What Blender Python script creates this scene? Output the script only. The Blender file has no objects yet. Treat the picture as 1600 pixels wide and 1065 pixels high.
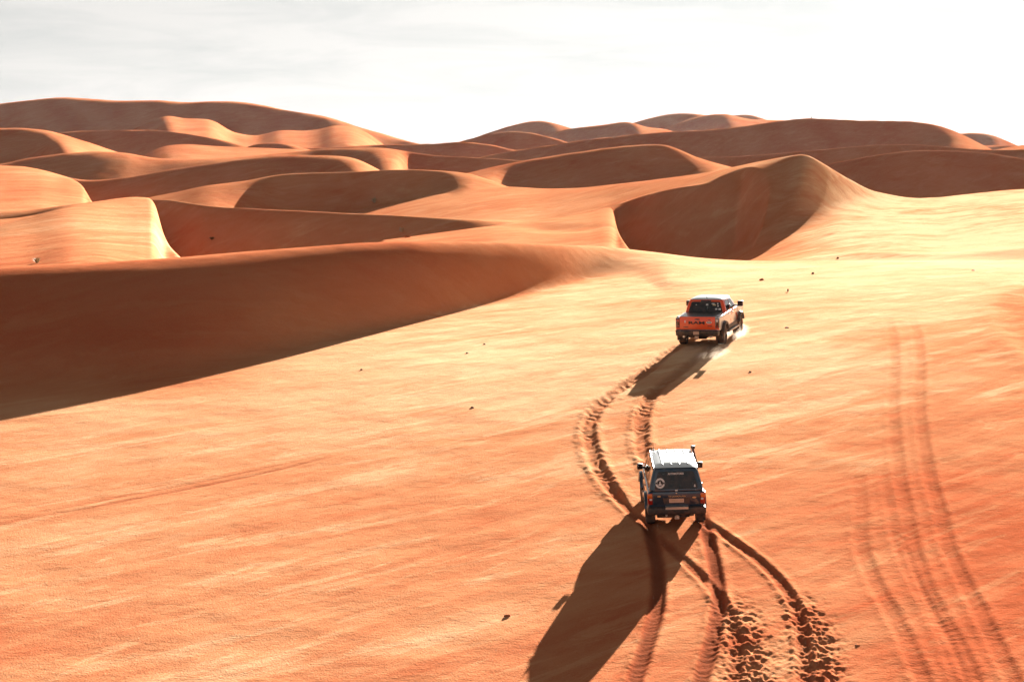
import bpy, bmesh, math, random
import numpy as np
from mathutils import Vector, Matrix

random.seed(7)
R = math.radians
scene = bpy.context.scene
COL = scene.collection

# ------------------------------------------------------------------ camera
F = 3400.0                       # focal length in pixels of the 1600 px wide photograph
ZC = 15.53                       # camera height
PITCH = math.atan((532.5 - 215.0) / F)
cam_data = bpy.data.cameras.new("camera")
cam_data.sensor_width = 36.0
cam_data.lens = 36.0 * F / 1600.0
cam_data.clip_start = 0.5
cam_data.clip_end = 30000.0
cam = bpy.data.objects.new("camera", cam_data)
cam.location = (0, 0, ZC)
cam.rotation_euler = (math.pi / 2 - PITCH, 0, 0)
COL.objects.link(cam)
scene.camera = cam

# ------------------------------------------------------------------ light
SUN_EL, SUN_AZ = R(10.5), R(14.3)          # azimuth to the right of the view axis
world = bpy.data.worlds.new("World")
scene.world = world
world.use_nodes = True
wn, wl = world.node_tree.nodes, world.node_tree.links
wn.clear()
w_out = wn.new("ShaderNodeOutputWorld")
w_bg = wn.new("ShaderNodeBackground")
w_bg.inputs["Strength"].default_value = 0.05
sky = wn.new("ShaderNodeTexSky")
sky.sky_type = 'NISHITA'
sky.sun_disc = False
sky.sun_elevation = SUN_EL
sky.sun_rotation = SUN_AZ
sky.air_density = 1.0
sky.dust_density = 0.3
sky.ozone_density = 1.0
# a thin veil of high cloud whitens the whole sky and carries faint drifting bands
w_bw = wn.new("ShaderNodeRGBToBW"); wl.new(sky.outputs[0], w_bw.inputs[0])
w_tc = wn.new("ShaderNodeTexCoord")
w_map = wn.new("ShaderNodeMapping"); w_map.inputs["Scale"].default_value = (3.6, 3.6, 26.0)
w_map.inputs["Rotation"].default_value = (0, R(4), 0)
wl.new(w_tc.outputs["Generated"], w_map.inputs[0])
w_nz = wn.new("ShaderNodeTexNoise"); w_nz.inputs["Scale"].default_value = 3.0; w_nz.inputs["Detail"].default_value = 7; w_nz.inputs["Roughness"].default_value = 0.6
w_nz.inputs["Distortion"].default_value = 0.6
wl.new(w_map.outputs[0], w_nz.inputs["Vector"])
w_cr = wn.new("ShaderNodeValToRGB")
w_cr.color_ramp.elements[0].position = 0.38; w_cr.color_ramp.elements[0].color = (0.86, 0.865, 0.845, 1)
w_cr.color_ramp.elements[1].position = 0.60; w_cr.color_ramp.elements[1].color = (1.0, 0.98, 0.95, 1)
wl.new(w_nz.outputs[0], w_cr.inputs[0])
w_veil = wn.new("ShaderNodeMix"); w_veil.data_type = 'RGBA'; w_veil.blend_type = 'MULTIPLY'; w_veil.inputs[0].default_value = 1.0
w_k = wn.new("ShaderNodeMath"); w_k.operation = 'MULTIPLY_ADD'; w_k.inputs[1].default_value = 1 / 8.0; w_k.inputs[2].default_value = 1.0
wl.new(w_bw.outputs[0], w_k.inputs[0])
w_l = wn.new("ShaderNodeMath"); w_l.operation = 'DIVIDE'          # the veil evens out the glare round the sun
wl.new(w_bw.outputs[0], w_l.inputs[0]); wl.new(w_k.outputs[0], w_l.inputs[1])
wl.new(w_l.outputs[0], w_veil.inputs[6]); wl.new(w_cr.outputs[0], w_veil.inputs[7])
w_mix = wn.new("ShaderNodeMix"); w_mix.data_type = 'RGBA'; w_mix.inputs[0].default_value = 1.0
wl.new(sky.outputs[0], w_mix.inputs[6]); wl.new(w_veil.outputs[2], w_mix.inputs[7])
w_dim = wn.new("ShaderNodeMix"); w_dim.data_type = 'RGBA'; w_dim.blend_type = 'MULTIPLY'; w_dim.inputs[0].default_value = 1.0
w_dim.inputs[7].default_value = (0.44, 0.44, 0.44, 1)
wl.new(w_mix.outputs[2], w_dim.inputs[6])
wl.new(w_dim.outputs[2], w_bg.inputs["Color"])
wl.new(w_bg.outputs[0], w_out.inputs["Surface"])

sun_data = bpy.data.lights.new("sun", 'SUN')
sun_data.energy = 5.0
sun_data.angle = R(0.25)
sun_data.color = (1.0, 0.97, 0.89)
sun = bpy.data.objects.new("sun", sun_data)
SUN_DIR = Vector((math.sin(SUN_AZ) * math.cos(SUN_EL), math.cos(SUN_AZ) * math.cos(SUN_EL), math.sin(SUN_EL)))
sun.rotation_euler = SUN_DIR.to_track_quat('Z', 'Y').to_euler()
sun.location = (60, 200, 120)
COL.objects.link(sun)

vs = scene.view_settings
vs.view_transform = 'Standard'
vs.look = 'None'
vs.gamma = 1.0
vs.exposure = 3.1

# ------------------------------------------------------------------ numpy helpers
def pix(u, v):
    """pixel of the photograph -> (tan azimuth A, tan depression T)"""
    X = (np.asarray(u, float) - 800.0) / F
    Y = -(np.asarray(v, float) - 532.5) / F
    dy = math.cos(PITCH) + Y * math.sin(PITCH)
    dz = -math.sin(PITCH) + Y * math.cos(PITCH)
    return X / dy, -dz / dy

def pchip(x, y, xq):
    x = np.asarray(x, float); y = np.asarray(y, float)
    h = np.diff(x); d = np.diff(y) / h
    m = np.zeros_like(y)
    m[0], m[-1] = d[0], d[-1]
    if len(x) > 2:
        w1 = 2 * h[1:] + h[:-1]; w2 = h[1:] + 2 * h[:-1]
        ok = d[:-1] * d[1:] > 0
        with np.errstate(divide='ignore', invalid='ignore'):
            hm = (w1 + w2) / (w1 / d[:-1] + w2 / d[1:])
        m[1:-1] = np.where(ok, hm, 0)
    xq = np.clip(xq, x[0], x[-1])
    i = np.clip(np.searchsorted(x, xq) - 1, 0, len(x) - 2)
    t = (xq - x[i]) / h[i]
    t2, t3 = t * t, t * t * t
    return ((2*t3 - 3*t2 + 1) * y[i] + (t3 - 2*t2 + t) * h[i] * m[i]
            + (-2*t3 + 3*t2) * y[i+1] + (t3 - t2) * h[i] * m[i+1])

def smooth(t):
    t = np.clip(t, 0, 1)
    return t * t * (3 - 2 * t)

def smax(a, b, k):
    h = np.maximum(k - np.abs(a - b), 0) / k
    return np.maximum(a, b) + h * h * k * 0.25

_rs = np.random.RandomState(11)
_perm = _rs.permutation(256)
_perm = np.concatenate([_perm, _perm])
_grad = _rs.uniform(0, 2 * math.pi, 256)
_gx, _gy = np.cos(_grad), np.sin(_grad)
def pnoise(x, y):
    xi = np.floor(x).astype(np.int64); yi = np.floor(y).astype(np.int64)
    xf, yf = x - xi, y - yi
    X, Y = xi & 255, yi & 255
    X1, Y1 = (X + 1) & 255, (Y + 1) & 255
    u = xf*xf*xf*(xf*(xf*6-15)+10); v = yf*yf*yf*(yf*(yf*6-15)+10)
    def g(ix, iy, dx, dy):
        h = _perm[_perm[ix] + iy]
        return _gx[h] * dx + _gy[h] * dy
    a = g(X, Y, xf, yf); b = g(X1, Y, xf-1, yf)
    c = g(X, Y1, xf, yf-1); e = g(X1, Y1, xf-1, yf-1)
    return (a*(1-u)+b*u)*(1-v) + (c*(1-u)+e*u)*v

# ------------------------------------------------------------------ near ground
def ground_z(x, y):
    """the sandy slope the two vehicles climb: steady rise, then a flat top"""
    x = np.asarray(x, float); y = np.asarray(y, float)
    yk, w, s0, s1 = 101.0, 7.0, 0.062, 0.012
    t = (y - yk) / w
    sp = np.where(t > 30, t, np.log1p(np.exp(np.minimum(t, 30))))     # softplus
    z = s0 * y - (s0 - s1) * w * sp
    z = z + 0.36 * np.tanh((x - 6.0) / 12.0)
    # the flat top falls away behind its far edge
    t2 = (y - 152.0) / 6.0
    sp2 = np.where(t2 > 30, t2, np.log1p(np.exp(np.minimum(t2, 30))))
    z = z - 0.085 * 6.0 * sp2
    # a lit shoulder rising at the far right of the slope
    return z

def pix_ground(u, v):
    A, T = pix(u, v)
    lo, hi = 20.0, 160.0
    ys = np.linspace(lo, hi, 4000)
    f = ground_z(A * ys, ys) - (ZC - ys * T)
    k = int(np.argmax(f > 0))
    y = ys[k]
    return float(A * y), float(y)

# ------------------------------------------------------------------ dunes
# every dune: crest control points (u, v, distance, front slope, rounding of the crest in m)
DUNES = []
SHEAR = {'D': .0007, 'Q': .0002}       # faces whose brink runs aslant
def dune(name, pts, back=0.25, k=0.5, sm=7.0, spur=0.0):
    DUNES.append((name, pts, back, k, sm, spur))

# near left dune and the far edge of the flat top
dune('A', [(-500,462,98,.47,4.2), (-200,436,101,.47,4.2), (0,417,104,.47,4.2), (100,412,105,.47,4.2), (200,407,106.2,.47,4.2), (280,402,107.6,.48,4.0),
           (350,396,109.2,.52,3.8), (430,390,111.4,.57,3.4), (500,384.5,113.7,.62,3.0), (560,380,116,.66,2.6), (640,377,119.6,.70,2.3),
           (720,378,124.3,.72,1.9), (800,379,130.5,.70,1.4), (880,382.5,138.5,.62,1.5), (950,386,148,.3,2.5), (1050,397,156,.03,4),
           (1140,408,158,.02,4), (1200,413,158,.015,4), (1260,419,156,.01,4), (1400,440,150,.01,4), (1700,470,150,.01,4)], back=.16, k=.6)
# second dune, left: lit rim, lit mound and dark wall
dune('B', [(-400,340,205,.02,4), (-100,332,205,.02,4), (0,329,203,.012,4), (45,327,202,.012,4), (105,320,200,.014,4), (150,316,198,.02,4), (190,313,195.5,.03,4), (215,312.3,192.5,.038,4),
           (232,313.5,189,.043,3), (243,324,183.5,.045,2.5), (249,345,176,.045,2), (255,365,168,.045,2), (265,385,158,.045,2), (281,404,148,.045,2), (310,425,140,.045,2)], back=.3, k=.8, sm=2.5)
dune('B', [(150,345,215,.3,1), (200,322,212,.5,.8), (240,312.5,208,.55,.6), (262,313,207,.55,.5), (290,316.5,206,.55,.5), (320,321,205,.55,.5), (350,324,205,.55,.5), (420,327.5,205,.5,.5),
           (500,331,206,.45,.5), (580,334.5,207,.4,.5), (660,338,208,.33,.6), (740,343,209,.22,1), (790,347,210,.10,2), (850,356,210,.05,3), (950,385,210,.05,3)], back=.1, k=.3)
# lit apron behind the second dune, up to the ridge of the right hand dune
dune('C', [(400,350,262,.03,4,90), (500,338,268,.03,4,90), (600,318,272,.035,5,90), (700,299,276,.04,5,90), (760,293,276,.04,5,90), (800,292,274,.04,5,95), (840,294,270,.04,5,95), (900,293.5,262,.04,5,80), (940,290,257,.045,5,52), (960,288,254,.05,5,38), (1030,280,246,.05,5,30),
           (1100,270,238,.05,4,21), (1150,260,232,.06,3,14), (1200,250,226,.10,2,8), (1225,245.6,223,.20,1.5,8), (1245,242,221.5,.32,1,12), (1258,241,221,.35,1,22), (1268,245,221,.31,1,40), (1285,254.5,223,.26,1.5,60), (1305,267,227,.20,2,60), (1330,281.5,233,.14,2.5,60),
           (1360,297,241,.07,3,60), (1390,306,248,.04,4,60), (1450,325,254,.03,4,60)], back=.3, k=.8, spur=.0007)
# broad lit apron at the right
dune('C', [(1000,470,250,.03,4), (1060,405,250,.03,4), (1120,360,250,.028,4), (1180,332,250,.026,4), (1240,318,250,.024,4), (1300,312,250,.022,4), (1360,309,252,.021,4), (1420,310,254,.02,5), (1460,309,258,.02,5), (1500,305,262,.02,5), (1550,299,266,.02,5), (1600,295,268,.02,5), (1900,275,270,.02,5)], back=.3, k=1.2)
# its left horn and the dark slip face
dune('C', [(600,375,180,.03,3), (700,362,184,.04,3), (780,351,190,.035,3), (860,342,198,.035,3), (920,332,208,.028,3), (950,325,212,.028,2), (957,327,211,.028,1.5), (960,338,203,.028,1.5), (963,352,192,.028,1.5), (968,366,181,.028,1.5), (975,378,171,.028,1.5),
           (985,391,162,.028,1.5), (1010,412,154,.028,1.5)], back=.3, k=.5, sm=1.5)
dune('C', [(900,345,222,.3,.8), (945,327,220,.55,.6), (962,323,219,.58,.5), (985,313,218,.58,.5), (1030,300,216,.58,.5), (1060,293.5,216,.58,.5), (1090,289,216,.58,.5), (1130,284,216,.58,.5), (1165,284,216,.56,.6),
           (1200,296,216,.5,.8), (1240,320,217,.42,1.2), (1300,350,218,.34,2)], back=.08, k=.3)
# third dune, left of centre
dune('D', [(120,340,262,.06,4), (180,321,262,.06,3), (230,309,262,.06,3), (277,300,263,.07,3), (325,290,264,.09,3), (360,285.5,266,.13,3), (395,280.5,268,.2,3), (425,274.5,269,.34,2), (450,272,270,.48,1.2), (490,270,272,.5,.9), (560,268,275,.5,.7), (600,266,277,.5,.6),
           (640,265,279,.48,.6), (680,266,281,.40,1), (715,268.5,283,.28,2), (740,273,285,.2,3), (765,281,286,.14,3), (800,294,286,.12,3), (900,330,286,.1,3)], back=.2, k=.4)
# fourth dune, far left with a lit rim
dune('E', [(-400,258,345,.05,5), (-100,257,345,.05,5), (0,259,345,.05,5), (30,260,344,.05,5), (60,264,340,.05,5), (90,272,332,.05,4), (115,281,322,.05,3), (128,290,312,.05,2), (137,304,300,.05,2), (146,318,286,.05,2), (170,340,275,.05,2)], back=.3, k=.5, sm=1.5)
dune('E', [(40,290,362,.2,3), (90,274,360,.4,3), (115,279,359,.42,3), (140,281.5,359,.42,3), (165,280.5,360,.42,3), (200,277,361,.42,3.5), (250,268,363,.42,4), (300,259.5,366,.42,4), (350,252.5,369,.42,4), (400,246,372,.4,4), (440,242.5,375,.38,4), (500,242.5,378,.34,4),
           (530,243.5,380,.22,4), (555,248,381,.12,4), (580,259,381,.08,4), (600,270,381,.06,4), (650,300,381,.06,4)], back=.2, k=.5)
# fifth dune, centre right
dune('F', [(640,300,372,.06,4), (700,278,374,.06,4), (740,268,376,.07,4), (770,260.5,378,.12,5), (790,257,379,.26,6), (800,255,380,.34,7), (830,249,381,.38,7), (870,243,383,.38,6), (900,238.5,384,.38,5), (950,231,387,.38,4), (990,227,389,.38,3), (1020,225.8,391,.38,2.2), (1037,226.5,392,.36,2),
           (1055,231,393,.32,2), (1070,237.5,394,.26,2), (1090,246,395,.16,3), (1110,252,396,.08,3), (1130,257.5,397,.05,3), (1150,263,398,.04,3), (1200,276,400,.04,3), (1300,320,400,.04,3)], back=.3, k=.4)
# dark dune at the right
dune('G', [(1200,290,395,.3,1), (1260,268,395,.4,1), (1290,257,396,.42,.8), (1330,249.5,398,.42,.8), (1370,242,400,.42,.8), (1420,236.5,404,.42,.8), (1460,235,407,.42,.8), (1500,236,410,.42,.8), (1540,239,412,.42,.8), (1580,245,414,.4,1), (1620,253,416,.34,1.5), (1700,268,420,.2,3), (1900,300,420,.2,3)], back=.25, k=.5)
dune('H', [(960,262,505,.3,1), (1040,250,505,.4,1), (1090,245,505,.42,.8), (1130,245,506,.42,.8), (1200,241,508,.42,.8), (1260,236,511,.42,.8), (1330,229.5,515,.42,.8), (1380,226.3,518,.42,.8), (1420,226,520,.42,.8), (1460,228,522,.42,.8), (1500,231,524,.42,.8), (1550,234,526,.4,1),
           (1600,233,528,.3,2), (1900,228,530,.3,3)], back=.25, k=.5)
# long low ridge from the left to the centre
dune('I', [(-400,268,470,.06,5), (-100,262,470,.08,5), (0,256,470,.12,5), (40,248,471,.17,5), (100,240,472,.22,5), (150,236.5,474,.22,6), (190,238,475,.22,6), (225,244,476,.22,7), (260,248.5,476,.2,7), (300,249,477,.17,6), (350,247,478,.12,6), (400,243,480,.10,6), (440,239,481,.12,5), (470,236,482,.2,4), (500,233.5,483,.3,3), (530,232,484,.3,3), (560,231.2,485,.22,4),
           (590,231,486,.10,4), (615,233.5,487,.08,3), (630,236,487,.10,2), (642,238,487,.4,.8), (680,243,488,.42,.8), (735,246,490,.42,.8), (800,250,492,.4,1), (900,262,495,.3,1)], back=.2, k=.5)
# left flank dunes
dune('J', [(-400,222,600,.3,4), (-100,203,600,.32,4), (0,200,600,.32,4), (30,200,601,.32,4), (55,202,602,.26,4), (75,204.5,603,.15,4), (95,209,605,.08,3), (120,216.5,607,.06,3), (150,226.5,609,.06,3), (180,236.5,611,.06,3), (220,250,611,.06,3)], back=.25, k=.5)
dune('K', [(40,225,740,.2,2), (90,208,740,.4,2), (130,205,741,.42,1.5), (180,203.6,742,.42,1.5), (235,203.3,744,.42,1.5), (270,205,745,.42,1.5), (300,209.5,746,.42,1.5), (340,217,747,.36,2), (370,224.5,748,.2,3), (395,231,749,.08,4), (440,245,750,.06,4)], back=.25, k=.5)
dune('K', [(150,262,640,.06,6), (210,250,645,.06,6), (240,234,655,.06,5), (270,226.5,662,.06,5), (300,225.5,664,.06,5), (340,228.5,666,.06,5), (385,230.5,668,.06,5), (450,233,668,.06,5), (560,245,668,.06,5)], back=.25, k=.6)
dune('L', [(370,236,700,.3,2), (388,228.5,700,.4,2), (405,224,701,.42,1.5), (425,222.8,702,.4,1.5), (445,224,703,.3,2), (462,228,704,.15,3), (490,236,705,.1,3)], back=.3, k=.4)
dune('M', [(380,240,760,.06,5), (440,230.5,762,.15,3), (480,231,764,.3,2), (520,229.5,766,.3,2), (555,228,768,.12,3), (590,226.5,770,.3,2), (620,225.5,772,.4,1.5), (680,224.3,776,.4,1.5), (720,221.5,780,.4,1.5), (760,225,784,.4,2), (820,238,788,.4,2)], back=.25, k=.5)
# middle dune and the big dark one at the right
dune('N', [(600,250,880,.06,5), (640,238,880,.06,5), (680,231,882,.08,5), (700,226.5,884,.25,3), (730,218,887,.42,2), (760,210,890,.42,2), (785,206.3,892,.42,2), (805,205.7,894,.42,2), (825,207,896,.42,2), (850,212,898,.40,2), (888,222.5,900,.3,2), (930,238,902,.2,3)], back=.25, k=.5)
dune('O', [(640,262,700,.3,3), (720,251,702,.36,3), (800,236,706,.4,3), (850,228.5,709,.42,2), (900,220.5,712,.42,2), (960,213.5,716,.42,2), (1040,206,722,.42,2), (1120,202,728,.42,2), (1170,196,732,.42,2), (1200,191,735,.42,2), (1230,187.5,738,.42,2), (1255,185,740,.42,2), (1300,186.5,744,.42,2), (1350,188.3,748,.42,2),
           (1400,189,752,.42,2), (1430,190.3,755,.42,3), (1452,193,757,.36,5), (1475,199,760,.24,6), (1495,206.5,763,.12,5), (1520,218.5,766,.07,4), (1545,231.5,769,.05,4), (1600,258,770,.05,4), (1700,300,770,.05,4)], back=.25, k=.5)
dune('P', [(1480,250,620,.2,3), (1530,238,625,.2,3), (1560,233.5,628,.1,4), (1600,226,632,.08,5), (1900,205,640,.08,5)], back=.25, k=.5)
dune('P', [(1400,240,1100,.3,4), (1490,229,1100,.4,4), (1560,227,1105,.4,4), (1620,226,1110,.4,4), (1900,215,1110,.4,4)], back=.25, k=.5)
# far left mountain of sand
dune('Q', [(-500,186,1150,.32,8), (-200,178,1150,.32,8), (0,162,1150,.32,8), (50,156,1150,.32,8), (100,152.3,1150,.32,8), (130,153.6,1150,.32,8), (190,157.5,1150,.32,8), (250,157,1150,.32,8), (290,159.8,1150,.32,6), (340,158,1150,.32,6), (370,158.8,1150,.32,6), (400,162.5,1148,.34,6), (450,171.5,1145,.38,5), (500,180,1142,.36,5),
           (530,188,1139,.26,5), (560,197.5,1136,.14,5), (600,209.5,1132,.14,5), (620,215.5,1130,.24,4), (650,222.5,1126,.3,4), (700,238,1120,.3,4)], back=.25, k=.8)
dune('Q', [(150,225,1010,.06,9), (205,204,1015,.08,9), (235,190,1020,.09,9), (262,181,1024,.09,8), (290,185.5,1026,.07,8), (325,186,1028,.06,8), (345,195,1024,.06,8), (362,206,1018,.06,8), (400,212,1015,.06,8), (440,203.5,1018,.06,8), (475,204.5,1020,.06,8), (500,202,1022,.06,8), (520,196,1024,.06,8), (545,197,1026,.06,8),
           (575,208,1024,.05,8), (592,221,1018,.05,8), (640,250,1010,.05,8)], back=.2, k=1.5)
# farthest dunes on the skyline
dune('R', [(700,235,1700,.3,6), (745,214,1700,.38,5), (775,203,1702,.38,5), (800,195.5,1704,.38,5), (830,189.5,1706,.38,5), (845,188.5,1708,.36,5), (862,191.5,1710,.2,8), (890,199.5,1712,.14,10), (930,215,1715,.1,10)], back=.25, k=.8)
dune('R', [(820,222,1500,.2,6), (860,210,1502,.36,5), (892,200,1504,.38,5), (940,195.3,1508,.38,5), (980,190.3,1511,.34,5), (992,192.5,1512,.14,8), (1010,199,1513,.09,8), (1035,201,1514,.06,8), (1060,208,1515,.06,8), (1100,225,1515,.06,8)], back=.25, k=.8)
dune('S', [(940,205,2000,.3,6), (985,193,2000,.38,6), (1010,186,2002,.38,6), (1050,178,2005,.38,6), (1070,176.8,2007,.34,6), (1090,178,2009,.14,10), (1110,181,2011,.1,10), (1150,195,2012,.08,10), (1200,215,2012,.08,10)], back=.25, k=.8)
dune('S', [(1010,212,1820,.1,8), (1050,196,1820,.3,6), (1085,184,1822,.38,5), (1110,179,1824,.3,6), (1135,178,1826,.14,10), (1155,183,1828,.09,12), (1180,187,1830,.08,12), (1215,187.5,1832,.08,12), (1300,200,1834,.08,12)], back=.25, k=.8)
dune('S', [(1120,190,2400,.3,8), (1150,179.5,2400,.38,8), (1170,179.2,2400,.36,8), (1195,186.5,2400,.2,8), (1250,205,2400,.2,8)], back=.25, k=.8)
dune('T', [(1440,225,1650,.3,6), (1490,210,1650,.36,6), (1515,207.5,1652,.38,6), (1535,208.3,1654,.34,6), (1555,212.5,1656,.14,8), (1580,223,1658,.1,8), (1620,240,1660,.1,8)], back=.25, k=.8)

# grid columns (in pixels at the horizon) and rows (in metres)
ucols = np.concatenate([np.linspace(-1500, -60, 40, endpoint=False), np.arange(-60, 126, 3.7), np.arange(126, 150, 1.2), np.arange(150, 238, 3.7), np.arange(238, 290, 1.2), np.arange(290, 880, 3.7), np.arange(880, 950, 2.0), np.arange(950, 992, 1.1), np.arange(992, 1320, 2.0),
                        np.arange(1320, 1660, 3.2), np.linspace(1660, 3100, 41)])
Acol = (ucols - 800.0) / F / math.cos(PITCH)
rows = [8.0]
while rows[-1] < 2700:
    y = rows[-1]
    if y < 47: dy = 2.5
    elif y < 120: dy = max(0.055, 2.7e-5 * y * y)
    elif y < 330: dy = 0.44
    elif y < 530: dy = 0.8
    elif y < 1050: dy = 2.6
    else: dy = 9.0
    rows.append(y + dy)
Yr = np.array(rows)
NX, NY = len(Acol), len(Yr)
Agrid, Ygrid = np.meshgrid(Acol, Yr)
Xgrid = Agrid * Ygrid

floor = np.interp(Yr, [0, 160, 175, 400, 700, 1200, 3000, 6000], [-1e3, -1e3, 2.0, 3.0, 1.0, -4.0, -14.0, -20.0])[:, None]
Z = np.maximum(ground_z(Xgrid, Ygrid), floor)
owner = np.zeros(Z.shape, np.int32)
names = ['ground']
UU = np.arange(-700.0, 2100.0)
AU = (UU - 800.0) / F / math.cos(PITCH)
def ridge(A, val, Aq, sm):
    f = pchip(A, val, AU)
    n_ = int(sm * 3) + 1
    g = np.exp(-0.5 * (np.arange(-n_, n_ + 1) / sm) ** 2); g /= g.sum()
    f = np.convolve(np.pad(f, n_, mode='edge'), g, mode='valid')
    return np.interp(Aq, AU, f)
for name, pts, back, k, sm, spur in DUNES:
    if name not in names: names.append(name)
    oid = names.index(name)
    p = np.array(pts, float)
    A, T = pix(p[:, 0], p[:, 1])
    Aq = Acol[None, :]
    if spur:                       # the ridge runs on as a spur towards the lower left
        yc0 = ridge(A, p[:, 2], Acol, sm)[None, :]
        Aq = Agrid + spur * np.clip(yc0 - Ygrid, 0, 45) * smooth((ucols - 1090) / 90)[None, :]
    yc = ridge(A, p[:, 2], Aq, sm)
    zc = ZC - ridge(A, p[:, 2] * T, Aq, sm)
    # past the ends of its table the dune sinks away
    if p[0, 0] > -350: zc = zc - np.maximum(A[0] - Aq, 0) * p[0, 2] * 0.5
    if p[-1, 0] < 1850: zc = zc - np.maximum(Aq - A[-1], 0) * p[-1, 2] * 0.5
    t = (ZC - zc) / yc
    r = ridge(A, p[:, 4], Aq, sm)
    d = yc - Ygrid
    df = np.maximum(d, 0); db = np.maximum(-d, 0)
    sf = ridge(A, p[:, 3], Agrid + SHEAR[name] * np.minimum(df, 40), sm) if name in SHEAR else ridge(A, p[:, 3], Aq, sm)
    zf = zc + t * df - (sf + t) * (df - r * (1 - np.exp(-df / r)))
    rb = np.maximum(r, 2.0)
    zb = zc - t * db - np.maximum(back - t, 0.02) * (db - rb * (1 - np.exp(-db / rb)))
    if len(pts[0]) > 5:            # past its reach the gentle front breaks into a slip face
        reach = ridge(A, p[:, 5], Aq, sm)
        over = np.maximum(df - reach, 0)
        zf = zf - np.maximum(0.62 - sf, 0.0) * over * over / (over + 2.0)
    if name == 'A':
        q = np.maximum(np.minimum(132.0, yc - 6) - Ygrid, 0) * (0.15 + smooth((Acol - 0.0) / 0.04))[None, :]
        zf = zf - 0.16 * q * q / (q + 8.0)
    else:                          # the front runs out under the near slope
        q = np.maximum(np.interp(ucols, [320, 500, 850, 980], [117.0, 134.0, 136.0, 162.0])[None, :] - Ygrid, 0)
        zf = zf - 0.30 * q * q / (q + 8.0)
    z = np.where(d >= 0, zf, zb)
    owner = np.where(z > Z, oid, owner)
    Z = smax(Z, z, k)

# shallow hollows and banks
def dent(u, v_y, wx, wy, h):
    x0 = (u - 800.0) / F * v_y
    return h * np.exp(-((Xgrid - x0) / wx) ** 2 - ((Ygrid - v_y) / wy) ** 2)
Z = Z + dent(10, 192, 5.5, 5.0, -1.0) + dent(95, 168, 4.6, 24, .85) + dent(470, 150, 9, 6, .3) + dent(860, 186, 3.5, 5, -.35)
u_edge = np.interp(Yr, [86, 92, 98, 105, 114, 122, 130], [1650, 1606, 1570, 1546, 1542, 1570, 1640])[:, None]
EDGE = ((800 + Agrid * F) - u_edge)
BANK = smooth(EDGE / 45.0) * smooth((Ygrid - 84) / 6) * smooth((134 - Ygrid) / 6)
Z = Z + .07 * np.exp(-(EDGE / 30.0) ** 2) * smooth((Ygrid - 88) / 8) * smooth((130 - Ygrid) / 8) - .12 * BANK
# soft wind-blown unevenness
amp = np.clip(Ygrid / 400.0, 0.12, 1.6)
Z = Z + 0.10 * amp * pnoise(Xgrid / 9.0 + 3.1, Ygrid / 15.0) + 0.05 * amp * pnoise(Xgrid / 3.5, Ygrid / 6.0 + 7.7)

# ------------------------------------------------------------------ tyre tracks pressed into the slope
RUT = np.zeros_like(Z)           # freshly turned sand
on_ground = (owner == 0) & (Ygrid < 150)
r_end = int(np.searchsorted(Yr, 130))
def add_track(pts, hw=.14, depth=.05, berm=.03, lump=0.0, period=1.1, rut=.6, fade=1.5, wob=.02):
    w = np.array([pix_ground(u, v) for u, v in pts])
    w = w[np.argsort(w[:, 1])]
    ys = Yr[:r_end]
    m = (ys > w[0, 1]) & (ys < w[-1, 1])
    if not m.any(): return
    yy = ys[m]
    xt = pchip(w[:, 1], w[:, 0], yy) + wob * pnoise(yy / 1.3, yy * 0 + 5.5)
    dx = np.gradient(xt, yy)
    cs = 1 / np.sqrt(1 + dx * dx)
    arc = np.concatenate([[0], np.cumsum(np.sqrt(np.diff(xt) ** 2 + np.diff(yy) ** 2))])
    end = smooth((yy - w[0, 1]) / fade) * smooth((w[-1, 1] - yy) / fade)
    if w[0, 1] < 51.5: end = smooth((w[-1, 1] - yy) / fade)
    ri = np.nonzero(m)[0]
    d = (Xgrid[ri] - xt[:, None]) * cs[:, None]
    S = arc[:, None] + np.zeros_like(d)
    ad = np.abs(d)
    var = 1 + 0.5 * pnoise(S / 2.1, d * 0 + hw * 50)
    inside = np.exp(-(d / hw) ** 4)
    z = -depth * inside * var
    z = z + berm * np.exp(-((ad - hw * 1.55) / (hw * 0.6)) ** 2) * (1 + .8 * pnoise(S / .6, d * 3 + 9.1) + .6 * pnoise(S / .17 + 3, d * 5)) * var
    if lump > 0:
        # wheels hopping and digging in: ridges across the rut, thrown clods beside it
        ph = S / period + 1.5 * pnoise(S / 2.2, d * 1.6) + .6 * pnoise(S / .8 + 7, d * 3)
        ridge = np.abs(np.sin(math.pi * ph)) ** 3
        band = np.exp(-(d / (hw * 1.45)) ** 4)
        z = z + lump * band * (ridge - .35) * (0.7 + .8 * pnoise(S / .8 + 4, d * 2.5))
        z = z + lump * 0.5 * np.exp(-((d + hw * 1.9) / (hw * 1.3)) ** 2) * np.maximum(pnoise(S / .35, d * 4.5), 0)
        z = z + lump * 0.35 * np.exp(-((d - hw * 1.9) / (hw * 1.1)) ** 2) * np.maximum(pnoise(S / .35 + 31, d * 4.5), 0)
    z = z * end[:, None]
    g = on_ground[ri]
    Z[ri] = Z[ri] + np.where(g, z, 0)
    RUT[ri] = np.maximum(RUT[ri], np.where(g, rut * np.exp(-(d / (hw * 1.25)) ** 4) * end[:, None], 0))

# pickup, left and right wheels
TR_PL = [(1066,538), (1040,556), (1012,580), (978,602), (946,626), (926,650), (919,680), (930,720), (950,756), (976,790), (1004,816), (1040,850), (1075,882), (1105,910), (1128,940), (1146,980), (1150,1020), (1148,1075)]
TR_PR = [(1122,533), (1098,553), (1062,582), (1030,606), (1010,632), (1002,660), (1004,700), (1020,738), (1052,775), (1090,806), (1140,842), (1185,876), (1215,905), (1236,935), (1250,975), (1256,1020), (1258,1075)]
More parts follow.
